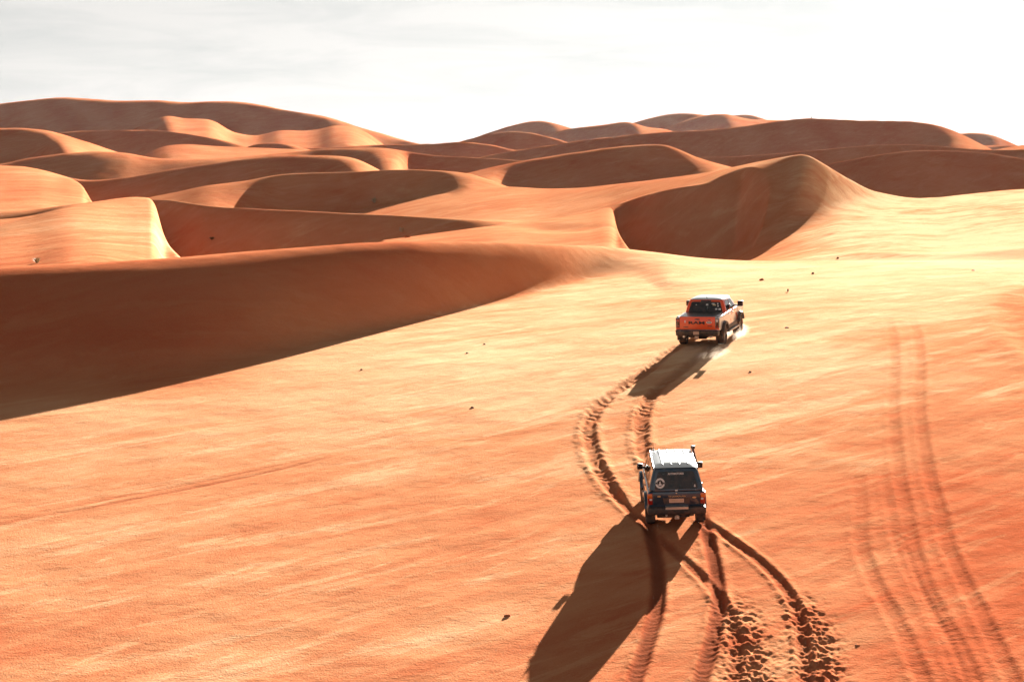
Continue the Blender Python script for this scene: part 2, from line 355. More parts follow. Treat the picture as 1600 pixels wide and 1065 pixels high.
# estate car, left and right wheels
TR_SL = [(1010,800), (1016,830), (1025,870), (1029,920), (1021,970), (1006,1020), (988,1075)]
TR_SR = [(1096,800), (1102,825), (1113,870), (1122,920), (1119,970), (1108,1020), (1092,1075)]
def part_of(tr, v0, v1): return [p for p in tr if v0 <= p[1] <= v1]
add_track(part_of(TR_PL, 530, 800), hw=.24, depth=.06, berm=.03, lump=.06, period=1.15, rut=.4)
add_track(part_of(TR_PR, 530, 800), hw=.24, depth=.06, berm=.03, lump=.065, period=1.1, rut=.4)
add_track(part_of(TR_PL, 752, 1100), hw=.16, depth=.04, berm=.018, lump=.008, period=.4, rut=.5)
add_track(part_of(TR_PR, 800, 1100), hw=.16, depth=.05, berm=.024, lump=.012, period=.4, rut=.5)
add_track(TR_SL, hw=.17, depth=.065, berm=.02, lump=.010, period=.36, rut=.95)
add_track(TR_SR, hw=.17, depth=.065, berm=.02, lump=.010, period=.36, rut=.95)
# older, half blown-over tracks
add_track([(1382,485), (1394,520), (1398,560), (1396,640), (1400,700), (1405,745), (1415,795), (1430,870), (1465,955), (1500,1015), (1526,1075)], hw=.2, depth=.028, berm=.012, lump=.006, period=.5, rut=.16, fade=16)
add_track([(1418,485), (1432,520), (1438,560), (1437,640), (1443,690), (1450,735), (1470,805), (1485,865), (1515,925), (1540,975), (1590,1075)], hw=.2, depth=.03, berm=.014, lump=.006, period=.5, rut=.18, fade=16)
add_track([(1335,700), (1345,790), (1350,870), (1375,925), (1400,970), (1448,1075)], hw=.2, depth=.025, berm=.012, lump=.005, period=.45, rut=.14, fade=12)
add_track([(1375,700), (1392,790), (1405,850), (1440,930), (1470,985), (1505,1075)], hw=.18, depth=.022, berm=.010, lump=.005, period=.45, rut=.10, fade=12)
add_track([(-60,828), (0,817), (100,800), (200,781), (300,762), (400,741), (480,722), (560,702)], hw=.08, depth=.014, berm=0, rut=.5, fade=4, wob=0)
add_track([(-60,821), (0,810), (100,793), (200,774), (300,755), (400,734), (480,716), (545,701)], hw=.07, depth=.010, berm=0, rut=.35, fade=4, wob=0)
# churned sand where the pickup wheels spun
def churn(pts, wid, amp_):
    w = np.array([pix_ground(u, v) for u, v in pts]); w = w[np.argsort(w[:, 1])]
    ys = Yr[:r_end]; m = (ys < w[-1, 1]) & ((ys > w[0, 1]) | (w[0, 1] < 52)); ri = np.nonzero(m)[0]; yy = ys[m]
    xt = pchip(w[:, 1], w[:, 0], np.maximum(yy, w[0, 1]))
    d = Xgrid[ri] - xt[:, None]
    k = np.exp(-(d / wid) ** 2) * (smooth((w[-1, 1] - yy) / 5.0) * (1 if w[0, 1] < 52 else smooth((yy - w[0, 1]) / 4.0)))[:, None]
    n_ = pnoise(Xgrid[ri] / .22, Ygrid[ri] / .34) + .8 * pnoise(Xgrid[ri] / .11 + 9, Ygrid[ri] / .2) + .7 * pnoise(Xgrid[ri] / .5, Ygrid[ri] / .7)
    Z[ri] = Z[ri] + k * amp_ * n_
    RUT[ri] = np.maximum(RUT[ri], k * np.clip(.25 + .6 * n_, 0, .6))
churn([(1120,905), (1150,960), (1168,1020), (1172,1075)], .6, .07)
churn([(1225,900), (1252,950), (1275,1010), (1282,1075)], .5, .085)


# ------------------------------------------------------------------ materials
def new_mat(name):
    m = bpy.data.materials.new(name); m.use_nodes = True
    nt = m.node_tree
    b = nt.nodes["Principled BSDF"]
    return m, nt.nodes, nt.links, b

def sand_material():
    m, n, l, b = new_mat("sand")
    def N(t, **kw):
        x = n.new(t)
        for k_, v_ in kw.items():
            if k_ in x.inputs.keys(): x.inputs[k_].default_value = v_
            else: setattr(x, k_, v_)
        return x
    def math_(op, a_, b_=None, c_=None, clamp=False):
        x = n.new("ShaderNodeMath"); x.operation = op; x.use_clamp = clamp
        for i_, v_ in enumerate((a_, b_, c_)):
            if v_ is None: continue
            if isinstance(v_, (int, float)): x.inputs[i_].default_value = v_
            else: l.new(v_, x.inputs[i_])
        return x.outputs[0]
    geo = N("ShaderNodeNewGeometry")
    pos = geo.outputs["Position"]
    def noise(scale_vec, rotz, scale=1.0, detail=4.0, rough=.55, dist=0.0):
        mp = N("ShaderNodeMapping"); mp.vector_type = 'TEXTURE'
        mp.inputs["Rotation"].default_value = (0, 0, rotz); mp.inputs["Scale"].default_value = scale_vec
        l.new(pos, mp.inputs[0])
        nz = N("ShaderNodeTexNoise", Scale=scale, Detail=detail, Roughness=rough, Distortion=dist)
        l.new(mp.outputs[0], nz.inputs["Vector"])
        return nz.outputs[0]
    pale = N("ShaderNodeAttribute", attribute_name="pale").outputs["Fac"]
    lively = N("ShaderNodeAttribute", attribute_name="streaky").outputs["Fac"]
    rut = N("ShaderNodeAttribute", attribute_name="rut").outputs["Fac"]
    streak = noise((.55, 4.2, 3.0), R(-40), 1.0, 9.0, .72, .6)        # wind streaks across the slope
    patch = noise((4.5, 11.0, 5.0), R(-50), 1.0, 9.0, .66, 1.0)
    spark = noise((.05, .07, .05), 0, 1.0, 2.0)
    sheet = N('ShaderNodeMapRange', interpolation_type='SMOOTHSTEP'); sheet.inputs['From Min'].default_value = .545; sheet.inputs['From Max'].default_value = .60
    l.new(noise((1.6, 9.0, 4.0), R(-44), 1.0, 9.0, .7, .7), sheet.inputs['Value'])
    g_ = math_('ADD', math_('MULTIPLY', math_('SUBTRACT', streak, .5), .75), math_('MULTIPLY', math_('SUBTRACT', patch, .5), 1.15))
    g_ = math_('ADD', g_, math_('MULTIPLY', sheet.outputs[0], .2))
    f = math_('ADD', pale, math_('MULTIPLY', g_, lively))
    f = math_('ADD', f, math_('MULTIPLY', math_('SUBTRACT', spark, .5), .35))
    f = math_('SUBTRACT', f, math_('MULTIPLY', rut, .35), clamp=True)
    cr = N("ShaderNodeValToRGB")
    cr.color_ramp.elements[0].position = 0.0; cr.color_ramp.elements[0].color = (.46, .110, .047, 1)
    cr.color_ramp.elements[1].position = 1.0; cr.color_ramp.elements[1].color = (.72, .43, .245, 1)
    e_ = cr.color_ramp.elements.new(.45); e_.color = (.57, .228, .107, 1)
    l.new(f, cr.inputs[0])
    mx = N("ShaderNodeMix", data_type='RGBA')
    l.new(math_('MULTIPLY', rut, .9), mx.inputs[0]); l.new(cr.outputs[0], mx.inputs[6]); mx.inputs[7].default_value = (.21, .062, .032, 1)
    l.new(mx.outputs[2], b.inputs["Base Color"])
    b.inputs["Roughness"].default_value = 1.0
    b.inputs["Specular IOR Level"].default_value = 0.0
    # relief: grains and small wind ripples
    grain = noise((.055, .07, .055), R(20), 1.0, 3.0, .6)
    ripple = noise((.45, .15, .4), R(-14), 1.0, 3.0, .5, .3)
    big = noise((1.6, 2.6, 1.6), R(-30), 1.0, 4.0, .5)
    h = math_('ADD', math_('MULTIPLY', grain, .016), math_('MULTIPLY', ripple, .010))
    h = math_('ADD', h, math_('MULTIPLY', big, .10))
    bp = N("ShaderNodeBump"); bp.inputs["Strength"].default_value = 1.0; bp.inputs["Distance"].default_value = 1.0
    l.new(h, bp.inputs["Height"]); l.new(bp.outputs[0], b.inputs["Normal"])
    return m
SAND = sand_material()

# ------------------------------------------------------------------ terrain meshes
# where pale blown sand lies over the red, plus some painted shade and glare
UG = 800 + Agrid * F
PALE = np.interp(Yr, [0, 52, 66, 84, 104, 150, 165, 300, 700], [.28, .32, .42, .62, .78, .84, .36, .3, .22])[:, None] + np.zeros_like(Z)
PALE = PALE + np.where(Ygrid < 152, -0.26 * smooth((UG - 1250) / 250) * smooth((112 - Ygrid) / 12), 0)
PALE = PALE - .5 * BANK
PALE = PALE + .5 * np.exp(-((UG - 1525) / 45) ** 2 - ((Ygrid - 172) / 12) ** 2)  # glare on the right apron, painted as a paler patch
PALE = PALE - 0.6 * smooth((500 - UG) / 300) * smooth((Ygrid - 85) / 9) * (Ygrid < 152)  # shade painted in: redder ground under the near dune's cast shadow
PALE = np.where(owner == names.index('A'), .16 + .6 * smooth((UG - 800) / 250), PALE)  # near dune reddened to deepen its shaded face
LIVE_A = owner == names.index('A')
def soften(a_, n_):
    for ax in (0, 1):
        c = np.cumsum(np.pad(a_, [(n_ + 1, n_) if k_ == ax else (0, 0) for k_ in (0, 1)], mode='edge'), axis=ax)
        a_ = (np.take(c, range(2 * n_ + 1, c.shape[ax]), axis=ax) - np.take(c, range(0, c.shape[ax] - 2 * n_ - 1), axis=ax)) / (2 * n_ + 1)
    return a_
PALE = soften(soften(PALE, 14), 10)
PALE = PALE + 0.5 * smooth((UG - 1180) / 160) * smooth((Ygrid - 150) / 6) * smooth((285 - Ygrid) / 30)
LIVE = np.interp(Yr, [0, 150, 165, 300, 600], [1, 1, .75, .62, .5])[:, None] + np.zeros_like(Z)
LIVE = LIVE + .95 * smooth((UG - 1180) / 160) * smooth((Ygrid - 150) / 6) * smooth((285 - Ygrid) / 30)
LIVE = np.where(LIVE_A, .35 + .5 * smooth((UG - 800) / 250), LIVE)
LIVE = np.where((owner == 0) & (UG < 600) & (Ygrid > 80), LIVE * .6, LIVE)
PALE = PALE + .25 * pnoise(Xgrid / 14.0 + 20, Ygrid / 26.0)
P = np.stack([Xgrid, Ygrid, Z], -1)
du = np.zeros_like(P); dv = np.zeros_like(P)
du[:, 1:-1] = P[:, 2:] - P[:, :-2]; du[:, 0] = P[:, 1] - P[:, 0]; du[:, -1] = P[:, -1] - P[:, -2]
dv[1:-1] = P[2:] - P[:-2]; dv[0] = P[1] - P[0]; dv[-1] = P[-1] - P[-2]
NRM = np.cross(du, dv)
NRM /= np.linalg.norm(NRM, axis=-1, keepdims=True)
quad_owner = owner[:-1, :-1]
idx = np.arange(NX * NY).reshape(NY, NX)
quads = np.stack([idx[:-1, :-1], idx[:-1, 1:], idx[1:, 1:], idx[1:, :-1]], -1)
Pf, Nf = P.reshape(-1, 3), NRM.reshape(-1, 3)
def terrain_object(name, mask):
    q = quads[mask]
    used, inv = np.unique(q, return_inverse=True)
    inv = inv.reshape(-1)
    me = bpy.data.meshes.new(name)
    nq = len(q)
    me.vertices.add(len(used)); me.vertices.foreach_set("co", Pf[used].astype(np.float32).ravel())
    me.loops.add(nq * 4); me.loops.foreach_set("vertex_index", inv.astype(np.int32))
    me.polygons.add(nq)
    me.polygons.foreach_set("loop_start", np.arange(0, nq * 4, 4, dtype=np.int32))
    me.polygons.foreach_set("use_smooth", np.ones(nq, bool))
    me.update(calc_edges=True)
    me.normals_split_custom_set_from_vertices(Nf[used].astype(np.float32))
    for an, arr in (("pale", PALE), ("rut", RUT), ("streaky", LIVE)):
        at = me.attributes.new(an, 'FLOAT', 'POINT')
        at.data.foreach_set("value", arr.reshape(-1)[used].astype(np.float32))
    me.materials.append(SAND)
    o = bpy.data.objects.new(name, me)
    o["kind"] = "structure"
    COL.objects.link(o)
    return o
for i, nm in enumerate(names):
    mask = quad_owner == i
    if mask.sum() < 4: continue
    terrain_object("sand_ground" if i == 0 else "dune", mask)

# ------------------------------------------------------------------ object helpers
def link(o, parent=None):
    COL.objects.link(o)
    if parent is not None: o.parent = parent
    return o

class MB:
    """collects shapes into one mesh"""
    def __init__(self): self.v, self.f = [], []
    def add(self, vs_, fs_):
        n0 = len(self.v); self.v += [tuple(p) for p in vs_]; self.f += [tuple(i + n0 for i in f) for f in fs_]; return self
    def box(self, x0, x1, y0, y1, z0, z1):
        return self.add([(x0,y0,z0),(x1,y0,z0),(x1,y1,z0),(x0,y1,z0),(x0,y0,z1),(x1,y0,z1),(x1,y1,z1),(x0,y1,z1)],
                        [(0,3,2,1),(4,5,6,7),(0,1,5,4),(1,2,6,5),(2,3,7,6),(3,0,4,7)])
    def hexa(self, p):      # 4 bottom + 4 top corners
        return self.add(p, [(0,3,2,1),(4,5,6,7),(0,1,5,4),(1,2,6,5),(2,3,7,6),(3,0,4,7)])
    def prism(self, pts, off):
        """polygon of 3-D points (seen counter-clockwise from outside) thickened by the vector off (inwards)"""
        n = len(pts); back = [tuple(Vector(p) + Vector(off)) for p in pts]
        return self.add(list(pts) + back, [tuple(range(n)), tuple(range(2*n-1, n-1, -1))] + [(i, i+n, (i+1) % n + n, (i+1) % n) for i in range(n)])
    def tube(self, a, b, r, r2=None, n=12):
        a, b = Vector(a), Vector(b); d = (b - a).normalized()
        e = d.orthogonal().normalized(); g = d.cross(e)
        r2 = r if r2 is None else r2
        vs_ = [a + r * (e * math.cos(2*math.pi*i/n) + g * math.sin(2*math.pi*i/n)) for i in range(n)]
        vs_ += [b + r2 * (e * math.cos(2*math.pi*i/n) + g * math.sin(2*math.pi*i/n)) for i in range(n)]
        return self.add(vs_, [tuple(range(n-1, -1, -1)), tuple(range(n, 2*n))] + [(i, (i+1) % n, (i+1) % n + n, i+n) for i in range(n)])
    def lathe_x(self, prof, n=40, c=(0,0,0), fr=None):
        """closed profile of (x, radius) spun round the x axis"""
        m = len(prof); vs_ = []
        for i in range(n):
            a = 2 * math.pi * i / n
            for k_, (x, r) in enumerate(prof):
                rr = r * (fr(i, k_) if fr else 1)
                vs_.append((c[0] + x, c[1] + rr * math.cos(a), c[2] + rr * math.sin(a)))
        fs_ = [(i*m + k_, i*m + (k_+1) % m, ((i+1) % n)*m + (k_+1) % m, ((i+1) % n)*m + k_) for i in range(n) for k_ in range(m)]
        return self.add(vs_, fs_)
    def build(self, name, mat, parent=None, bevel=0.0, smooth_=False, seg=2, angle=35):
        me = bpy.data.meshes.new(name); me.from_pydata(self.v, [], self.f)
        bm = bmesh.new(); bm.from_mesh(me); bmesh.ops.recalc_face_normals(bm, faces=bm.faces)
        if bevel > 0:
            ed = [e_ for e_ in bm.edges if len(e_.link_faces) == 2 and e_.calc_face_angle(0) > R(angle)]
            bmesh.ops.bevel(bm, geom=ed, offset=bevel, segments=seg, profile=.5, affect='EDGES', clamp_overlap=True)
        bm.to_mesh(me); bm.free()
        if smooth_ or bevel > 0:
            me.polygons.foreach_set("use_smooth", np.ones(len(me.polygons), bool))
            me.set_sharp_from_angle(angle=R(38))
        if mat is not None: me.materials.append(mat)
        return link(bpy.data.objects.new(name, me), parent)

def simple_mat(name, color, rough=.5, metal=0.0, coat=0.0, dust=0.0, spec=.5, dust_col=(.50, .22, .12)):
    m, n, l, b = new_mat(name)
    b.inputs["Roughness"].default_value = rough
    b.inputs["Metallic"].default_value = metal
    b.inputs["Coat Weight"].default_value = coat
    b.inputs["Coat Roughness"].default_value = .04
    b.inputs["Specular IOR Level"].default_value = spec
    tc = n.new("ShaderNodeTexCoord")
    nz = n.new("ShaderNodeTexNoise"); nz.inputs["Scale"].default_value = 6; nz.inputs["Detail"].default_value = 5
    l.new(tc.outputs["Object"], nz.inputs["Vector"])
    cr = n.new("ShaderNodeValToRGB"); cr.color_ramp.elements[0].position = .38; cr.color_ramp.elements[1].position = .75
    cr.color_ramp.elements[1].color = (dust, dust, dust, 1)
    l.new(nz.outputs[0], cr.inputs[0])
    mx = n.new("ShaderNodeMix"); mx.data_type = 'RGBA'
    l.new(cr.outputs[0], mx.inputs[0]); mx.inputs[6].default_value = (*color, 1); mx.inputs[7].default_value = (*dust_col, 1)
    l.new(mx.outputs[2], b.inputs["Base Color"])
    return m

M_BLUE = simple_mat("blue_paint", (.006, .036, .072), .28, .25, 1.0, .10)
M_SKY_SHEEN = simple_mat("painted_sky_sheen", (.78, .80, .80), .3, 0, 1.0, .06)  # bright sky mirrored in the roofs, painted as plain white
M_GLASS = simple_mat("dark_glass", (.012, .013, .014), .06, 0, 0, .10)
M_RUBBER = simple_mat("rubber", (.02, .019, .018), .85, 0, 0, .35)
M_PLASTIC = simple_mat("black_plastic", (.022, .022, .024), .5, 0, 0, .25)
M_DARK = simple_mat("dark_underside", (.015, .013, .012), .8, 0, 0, .3)
M_RIM = simple_mat("grey_alloy", (.32, .32, .33), .35, .8, 0, .3)
M_STEEL = simple_mat("bright_steel", (.6, .58, .54), .35, .9, 0, .25)
M_RED = simple_mat("red_lens", (.38, .012, .01), .15, 0, 1.0, .05)
M_AMBER = simple_mat("amber_lens", (.75, .16, .02), .15, 0, 1.0, .05)
M_PLATE = simple_mat("plate", (.78, .50, .38), .6, 0, 0, .2)
M_STICK = simple_mat("sticker_white", (.80, .74, .70), .6, 0, 0, .08)
M_INK = simple_mat("ink_black", (.015, .014, .014), .6, 0, 0, .05)
M_GOLD = simple_mat("gold_letters", (.62, .42, .22), .4, .6, 0, .1)
M_ORANGE = simple_mat("orange_paint", (.80, .085, .012), .3, .0, .6, .04)
M_SMOKE = simple_mat("smoked_lens", (.05, .008, .008), .1, 0, 1.0, .1)
M_BEIGE = simple_mat("dusty_plate", (.62, .38, .26), .7, 0, 0, .3)

def text(name, body, size, loc, mat, parent, rx=90.0, width=None, depth=.004, shear=0.0, bold=0.0):
    cu = bpy.data.curves.new(name, 'FONT'); cu.body = body; cu.size = size; cu.extrude = depth; cu.align_x = 'CENTER'; cu.align_y = 'CENTER'; cu.shear = shear
    cu.offset = bold
    t = bpy.data.objects.new(name, cu); COL.objects.link(t)
    bpy.context.view_layer.update()
    me = bpy.data.meshes.new_from_object(t.evaluated_get(bpy.context.evaluated_depsgraph_get()))
    bpy.data.objects.remove(t)
    if width:
        co = np.zeros(len(me.vertices) * 3); me.vertices.foreach_get("co", co); co = co.reshape(-1, 3)
        co[:, 0] *= width / (co[:, 0].max() - co[:, 0].min()); me.vertices.foreach_set("co", co.ravel())
    me.materials.clear(); me.materials.append(mat); me.name = name
    o = bpy.data.objects.new(name, me); o.location = loc; o.rotation_euler = (R(rx), 0, 0)
    return link(o, parent)

def place(name, u, v, heading, axle_y, label, cat, sink=.03):
    """an Empty on the slope with the rear axle standing at that point of the ground"""
    x, y = pix_ground(u, v)
    h = R(heading)
    e = .5
    gx = (ground_z(x + e, y) - ground_z(x - e, y)) / (2 * e); gy = (ground_z(x, y + e) - ground_z(x, y - e)) / (2 * e)
    up = Vector((-gx, -gy, 1)).normalized()
    fwd = Vector((math.sin(h), math.cos(h), 0)); fwd = (fwd - up * fwd.dot(up)).normalized()
    rt = fwd.cross(up)
    pos = Vector((x, y, float(ground_z(x, y)))) - fwd * axle_y - up * sink
    o = bpy.data.objects.new(name, None); o.empty_display_size = .5
    o.matrix_world = Matrix(((rt.x, fwd.x, up.x, pos.x), (rt.y, fwd.y, up.y, pos.y), (rt.z, fwd.z, up.z, pos.z), (0, 0, 0, 1)))
    o["label"] = label; o["category"] = cat
    return link(o)

def wheel(root, x, y, r, w, rim_r, steer=0.0, spokes=6):
    sg = 1 if x > 0 else -1
    e = bpy.data.objects.new("wheel", None); e.location = (x, y, r); e.rotation_euler = (0, 0, steer); e.empty_display_size = .2
    link(e, root)
    h = w / 2
    t = MB().lathe_x([(-h*.8, rim_r), (-h, rim_r + (r-rim_r)*.35), (-h*.96, r*.93), (-h*.75, r), (-h*.1, r), (h*.1, r), (h*.75, r), (h*.96, r*.93), (h, rim_r + (r-rim_r)*.35), (h*.8, rim_r)],
                      n=64, fr=lambda i, k_: (0.972 if (i % 4 in (0,) and k_ in (2,3,4)) or (i % 4 == 2 and k_ in (5,6,7)) else 1.0))
    t.build("tyre", M_RUBBER, e, smooth_=True)
    rm = MB().lathe_x([(-h*.75, rim_r*.99), (h*.75, rim_r*.99), (h*.75, rim_r*.9), (h*.2, rim_r*.86), (-h*.75, rim_r*.86)] if sg > 0 else
                      [(h*.75, rim_r*.99), (-h*.75, rim_r*.99), (-h*.75, rim_r*.9), (-h*.2, rim_r*.86), (h*.75, rim_r*.86)], n=40)
    for k_ in range(spokes):
        a = 2 * math.pi * k_ / spokes
        c, s_ = math.cos(a), math.sin(a)
        p = []
        for xx in (h*.35*sg, h*.6*sg):
            for (rr, ww) in ((rim_r*.15, -.05), (rim_r*.15, .05), (rim_r*.9, .035), (rim_r*.9, -.035)):
                p.append((xx, c*rr - s_*ww, s_*rr + c*ww))
        rm.hexa(p)
    rm.lathe_x([(h*.3*sg, .001), (h*.3*sg, rim_r*.3), (h*.68*sg, rim_r*.26), (h*.7*sg, .001)], n=20)
    rm.build("rim", M_RIM, e)
    MB().tube((-h*.5*sg, 0, 0), (h*.05*sg, 0, 0), rim_r*.84, n=24).build("brake_disc", M_DARK, e)
    return e

def arch_pts(cy, cz, r, zb, n=12):
    """arc of a wheel cut-out from front foot to rear foot"""
    a0 = math.asin(max(-1, min(1, (zb - cz) / r)))
    return [(cy + r * math.cos(a0 + (math.pi - 2*a0) * i / n), cz + r * math.sin(a0 + (math.pi - 2*a0) * i / n)) for i in range(n + 1)]

def flare(root, x0, x1, cy, cz, r0, r1, zb, mat, name="wheel_arch"):
    """half-ring lip over a wheel, from x0 (body) to x1 (outer edge)"""
    m = MB(); n = 14
    a0 = math.asin((zb - cz) / r1)
    ring = []
    for i in range(n + 1):
        a = a0 + (math.pi - 2*a0) * i / n
        c, s_ = math.cos(a), math.sin(a)
        ring.append([(x0, cy + r0*c, cz + r0*s_), (x1, cy + r0*c, cz + r0*s_), (x1, cy + (r0*.35 + r1*.65)*c, cz + (r0*.35 + r1*.65)*s_), (x0, cy + r1*c, cz + r1*s_)])
    vs_ = [p for q in ring for p in q]
    fs_ = [(4*i + k_, 4*i + (k_+1) % 4, 4*(i+1) + (k_+1) % 4, 4*(i+1) + k_) for i in range(n) for k_ in range(4)] + [(0,1,2,3), (4*n+3, 4*n+2, 4*n+1, 4*n)]
    m.add(vs_, fs_)
    return m.build(name, mat, root, smooth_=True)

def loft_cabin(low, high, zl, zh, bulge=.02):
    """tapered glasshouse: low/high = (half width, y rear, y front)"""
    m = MB(); rings = []
    for t in (0, .35, .7, 1.0):
        w = low[0] + (high[0]-low[0])*t + bulge*4*t*(1-t); yr = low[1] + (high[1]-low[1])*t; yf = low[2] + (high[2]-low[2])*t; z = zl + (zh-zl)*t
        rings.append([(-w, yr, z), (w, yr, z), (w, yf, z), (-w, yf, z)])
    vs_ = [p for q in rings for p in q]
    fs_ = [(4*i+k_, 4*i+(k_+1) % 4, 4*(i+1)+(k_+1) % 4, 4*(i+1)+k_) for i in range(3) for k_ in range(4)] + [(3,2,1,0), (12,13,14,15)]
    return m.add(vs_, fs_)

def rounded(poly, r=.05, n=3):
    """rounds the corners of a 2-D polygon"""
    out = []
    k_ = len(poly)
    for i in range(k_):
        p0, p, p1 = Vector(poly[i-1]), Vector(poly[i]), Vector(poly[(i+1) % k_])
        a = p + (p0-p).normalized()*min(r, (p0-p).length*.4); b = p + (p1-p).normalized()*min(r, (p1-p).length*.4)
        for j in range(n + 1):
            t = j / n
            out.append(tuple((1-t)**2*a + 2*t*(1-t)*p + t*t*b))
    return out

# ------------------------------------------------------------------ blue off-road estate car
def build_estate():
    root = place("off_road_car", 1054.5, 815, 0.6, -1.425, "dark blue off-road estate car with painted sky sheen on its ribbed roof, the vehicle nearest the camera", "car")
    root.scale = (.94, 1.0, 1.04)
    AX, RW = 1.425, .40
    def yr(z): return -2.40 if z < 1.14 else -2.40 + (z - 1.14) * .30
    prof = [(-2.38, .60), (-2.385, 1.14), (1.0, 1.16), (1.2, 1.145), (2.1, 1.05), (2.24, .98), (2.27, .58)]
    prof += arch_pts(AX, .42, .47, .56) + arch_pts(-AX, .42, .47, .56)
    m = MB(); m.prism([(.90, y, z) for y, z in prof], (-1.80, 0, 0))
    m.build("body", M_BLUE, root, bevel=.07, seg=4)
    MB().box(-.84, .84, -2.2, 2.15, .50, .62).box(-.55, .55, -2.3, 2.0, .40, .52).build("underbody", M_DARK, root)
    cab = loft_cabin((.868, -2.372, 1.02), (.655, -2.19, .32), 1.12, 1.80)
    cab.build("cabin", M_BLUE, root, bevel=.09, seg=4)
    # roof: slightly domed, with pressed ribs
    rf = MB(); nx, ny = 10, 10
    vs_, fs_ = [], []
    for j in range(ny + 1):
        for i in range(nx + 1):
            a, b = i / nx * 2 - 1, j / ny
            w = .672 - .03 * b
            edge = max(abs(a) ** 4, abs(2*b-1) ** 6)
            vs_.append((a * w, -2.215 + b * 2.57, 1.80 + .07 * (1 - max(abs(a) ** 5, abs(2*b-1) ** 14)) + .010 * math.sin(math.pi * b)))
    for j in range(ny):
        for i in range(nx): fs_.append((j*(nx+1)+i, j*(nx+1)+i+1, (j+1)*(nx+1)+i+1, (j+1)*(nx+1)+i))
    rf.add(vs_, fs_)
    roof = rf.build("roof", M_SKY_SHEEN, root, smooth_=True)
    for x in (-.40, -.135, .135, .40):
        MB().hexa([(x-.035,-2.02,1.862),(x+.035,-2.02,1.862),(x+.035,.05,1.872),(x-.035,.05,1.872),(x-.012,-1.98,1.879),(x+.012,-1.98,1.879),(x+.012,.02,1.887),(x-.012,.02,1.887)]).build("roof_rib", M_SKY_SHEEN, roof)
    for sg in (-1, 1):
        MB().tube((sg*.682, -2.15, 1.80), (sg*.665, .30, 1.80), .016, n=8).build("rain_gutter", M_SKY_SHEEN, root)
    # tailgate
    tg = MB().prism([(x, yr(z) - .02, z) for x, z in [(-.73,.80),(.73,.80),(.75,1.14),(-.75,1.14)]], (0, .03, 0)).build("tailgate", M_BLUE, root, bevel=.012)
    fr = MB().prism([(x, yr(z) - .022, z) for x, z in rounded([(-.76,1.16),(.76,1.16),(.612,1.775),(-.612,1.775)], .07)], (0, .03, 0)).build("rear_window_frame", M_BLUE, root, bevel=.01)
    win = MB().prism([(x, yr(z) - .030, z) for x, z in rounded([(-.69,1.215),(.69,1.215),(.565,1.70),(-.565,1.70)], .07)], (0, .02, 0)).build("rear_window", M_GLASS, root)
    lean = 90 - math.degrees(math.atan(.30))
    text("window_lettering", "AUTOMOTORES", .075, (.0, yr(1.635) - .034, 1.635), M_STICK, win, lean, .50, .002, bold=.002)
    # round sticker: ring, centre disc, seated figure
    def disc(r0, r1, cx, cz, off, mat, name, par, n=28):
        m_ = MB(); vs2, fs2 = [], []
        for i in range(n):
            a = 2*math.pi*i/n
            for r_ in ((r1, r0) if r0 > 0 else (r1,)):
                z = cz + r_*math.sin(a)*math.cos(math.atan(.3)); vs2.append((cx + r_*math.cos(a), yr(z) - off, z))
        if r0 > 0: fs2 = [(2*i, (2*i+2) % (2*n), (2*i+3) % (2*n), 2*i+1) for i in range(n)]
        else: fs2 = [tuple(range(n))]
        return m_.add(vs2, fs2).build(name, mat, par)
    cx, cz = -.505, 1.385
    st = disc(0, .150, cx, cz, .0325, M_STICK, "round_sticker", win)
    disc(0, .092, cx, cz, .0340, M_INK, "sticker_centre", st)
    for a0 in (0, math.pi):
        pts = []
        for i in range(5):
            a = a0 - .22 + .44*i/4; pts.append((cx + .142*math.cos(a), cz + .142*math.sin(a)*.95))
        for i in range(5):
            a = a0 + .22 - .44*i/4; pts.append((cx + .098*math.cos(a), cz + .098*math.sin(a)*.95))
        MB().prism([(x, yr(z) - .0350, z) for x, z in pts], (0, .001, 0)).build("sticker_mark", M_INK, st)
    fig = [(-.055,-.06),(.055,-.06),(.05,-.03),(.022,-.005),(.02,.03),(.012,.055),(-.012,.055),(-.02,.03),(-.022,-.005),(-.05,-.03)]
    MB().prism([(cx + x, yr(cz + z) - .0358, cz + z) for x, z in fig], (0, .001, 0)).build("sticker_figure", M_STICK, st)
    MB().prism([(x, yr(z) - .034, z) for x, z in rounded([(.555,1.265),(.615,1.265),(.605,1.335),(.575,1.335)], .02)], (0, .002, 0)).build("small_sticker", M_STICK, win)
    MB().tube((.02, yr(1.24)-.05, 1.245), (.42, yr(1.24)-.05, 1.235), .008, n=6).tube((.0, yr(1.2)-.03, 1.195), (.03, yr(1.24)-.05, 1.245), .012, n=6).build("wiper", M_PLASTIC, root)
    MB().box(-.04, .04, -2.455, -2.41, 1.165, 1.205).build("window_catch", M_STICK, root)
    MB().box(-.022, .022, -2.435, -2.41, 1.085, 1.115).build("lock", M_STEEL, root)
    # lower tailgate: plate recess, plate, lettering, badges
    rec = MB().prism([(x, -2.424, z) for x, z in rounded([(-.40,.80),(.40,.80),(.44,.965),(-.44,.965)], .03)], (0, .01, 0)).build("plate_recess", M_PLASTIC, root)
    pl = MB().prism([(x, -2.434, z) for x, z in rounded([(-.235,.825),(.235,.825),(.235,.94),(-.235,.94)], .01)], (0, .008, 0)).build("number_plate", M_PLATE, root)
    text("plate_number", "29831-78", .088, (0, -2.436, .882), M_GOLD, pl, 90, .40, .002, bold=.001)
    text("tailgate_lettering", "VX LANDCRUISER", .052, (.02, -2.427, 1.005), M_GOLD, root, 90, .56, .003, bold=.001)
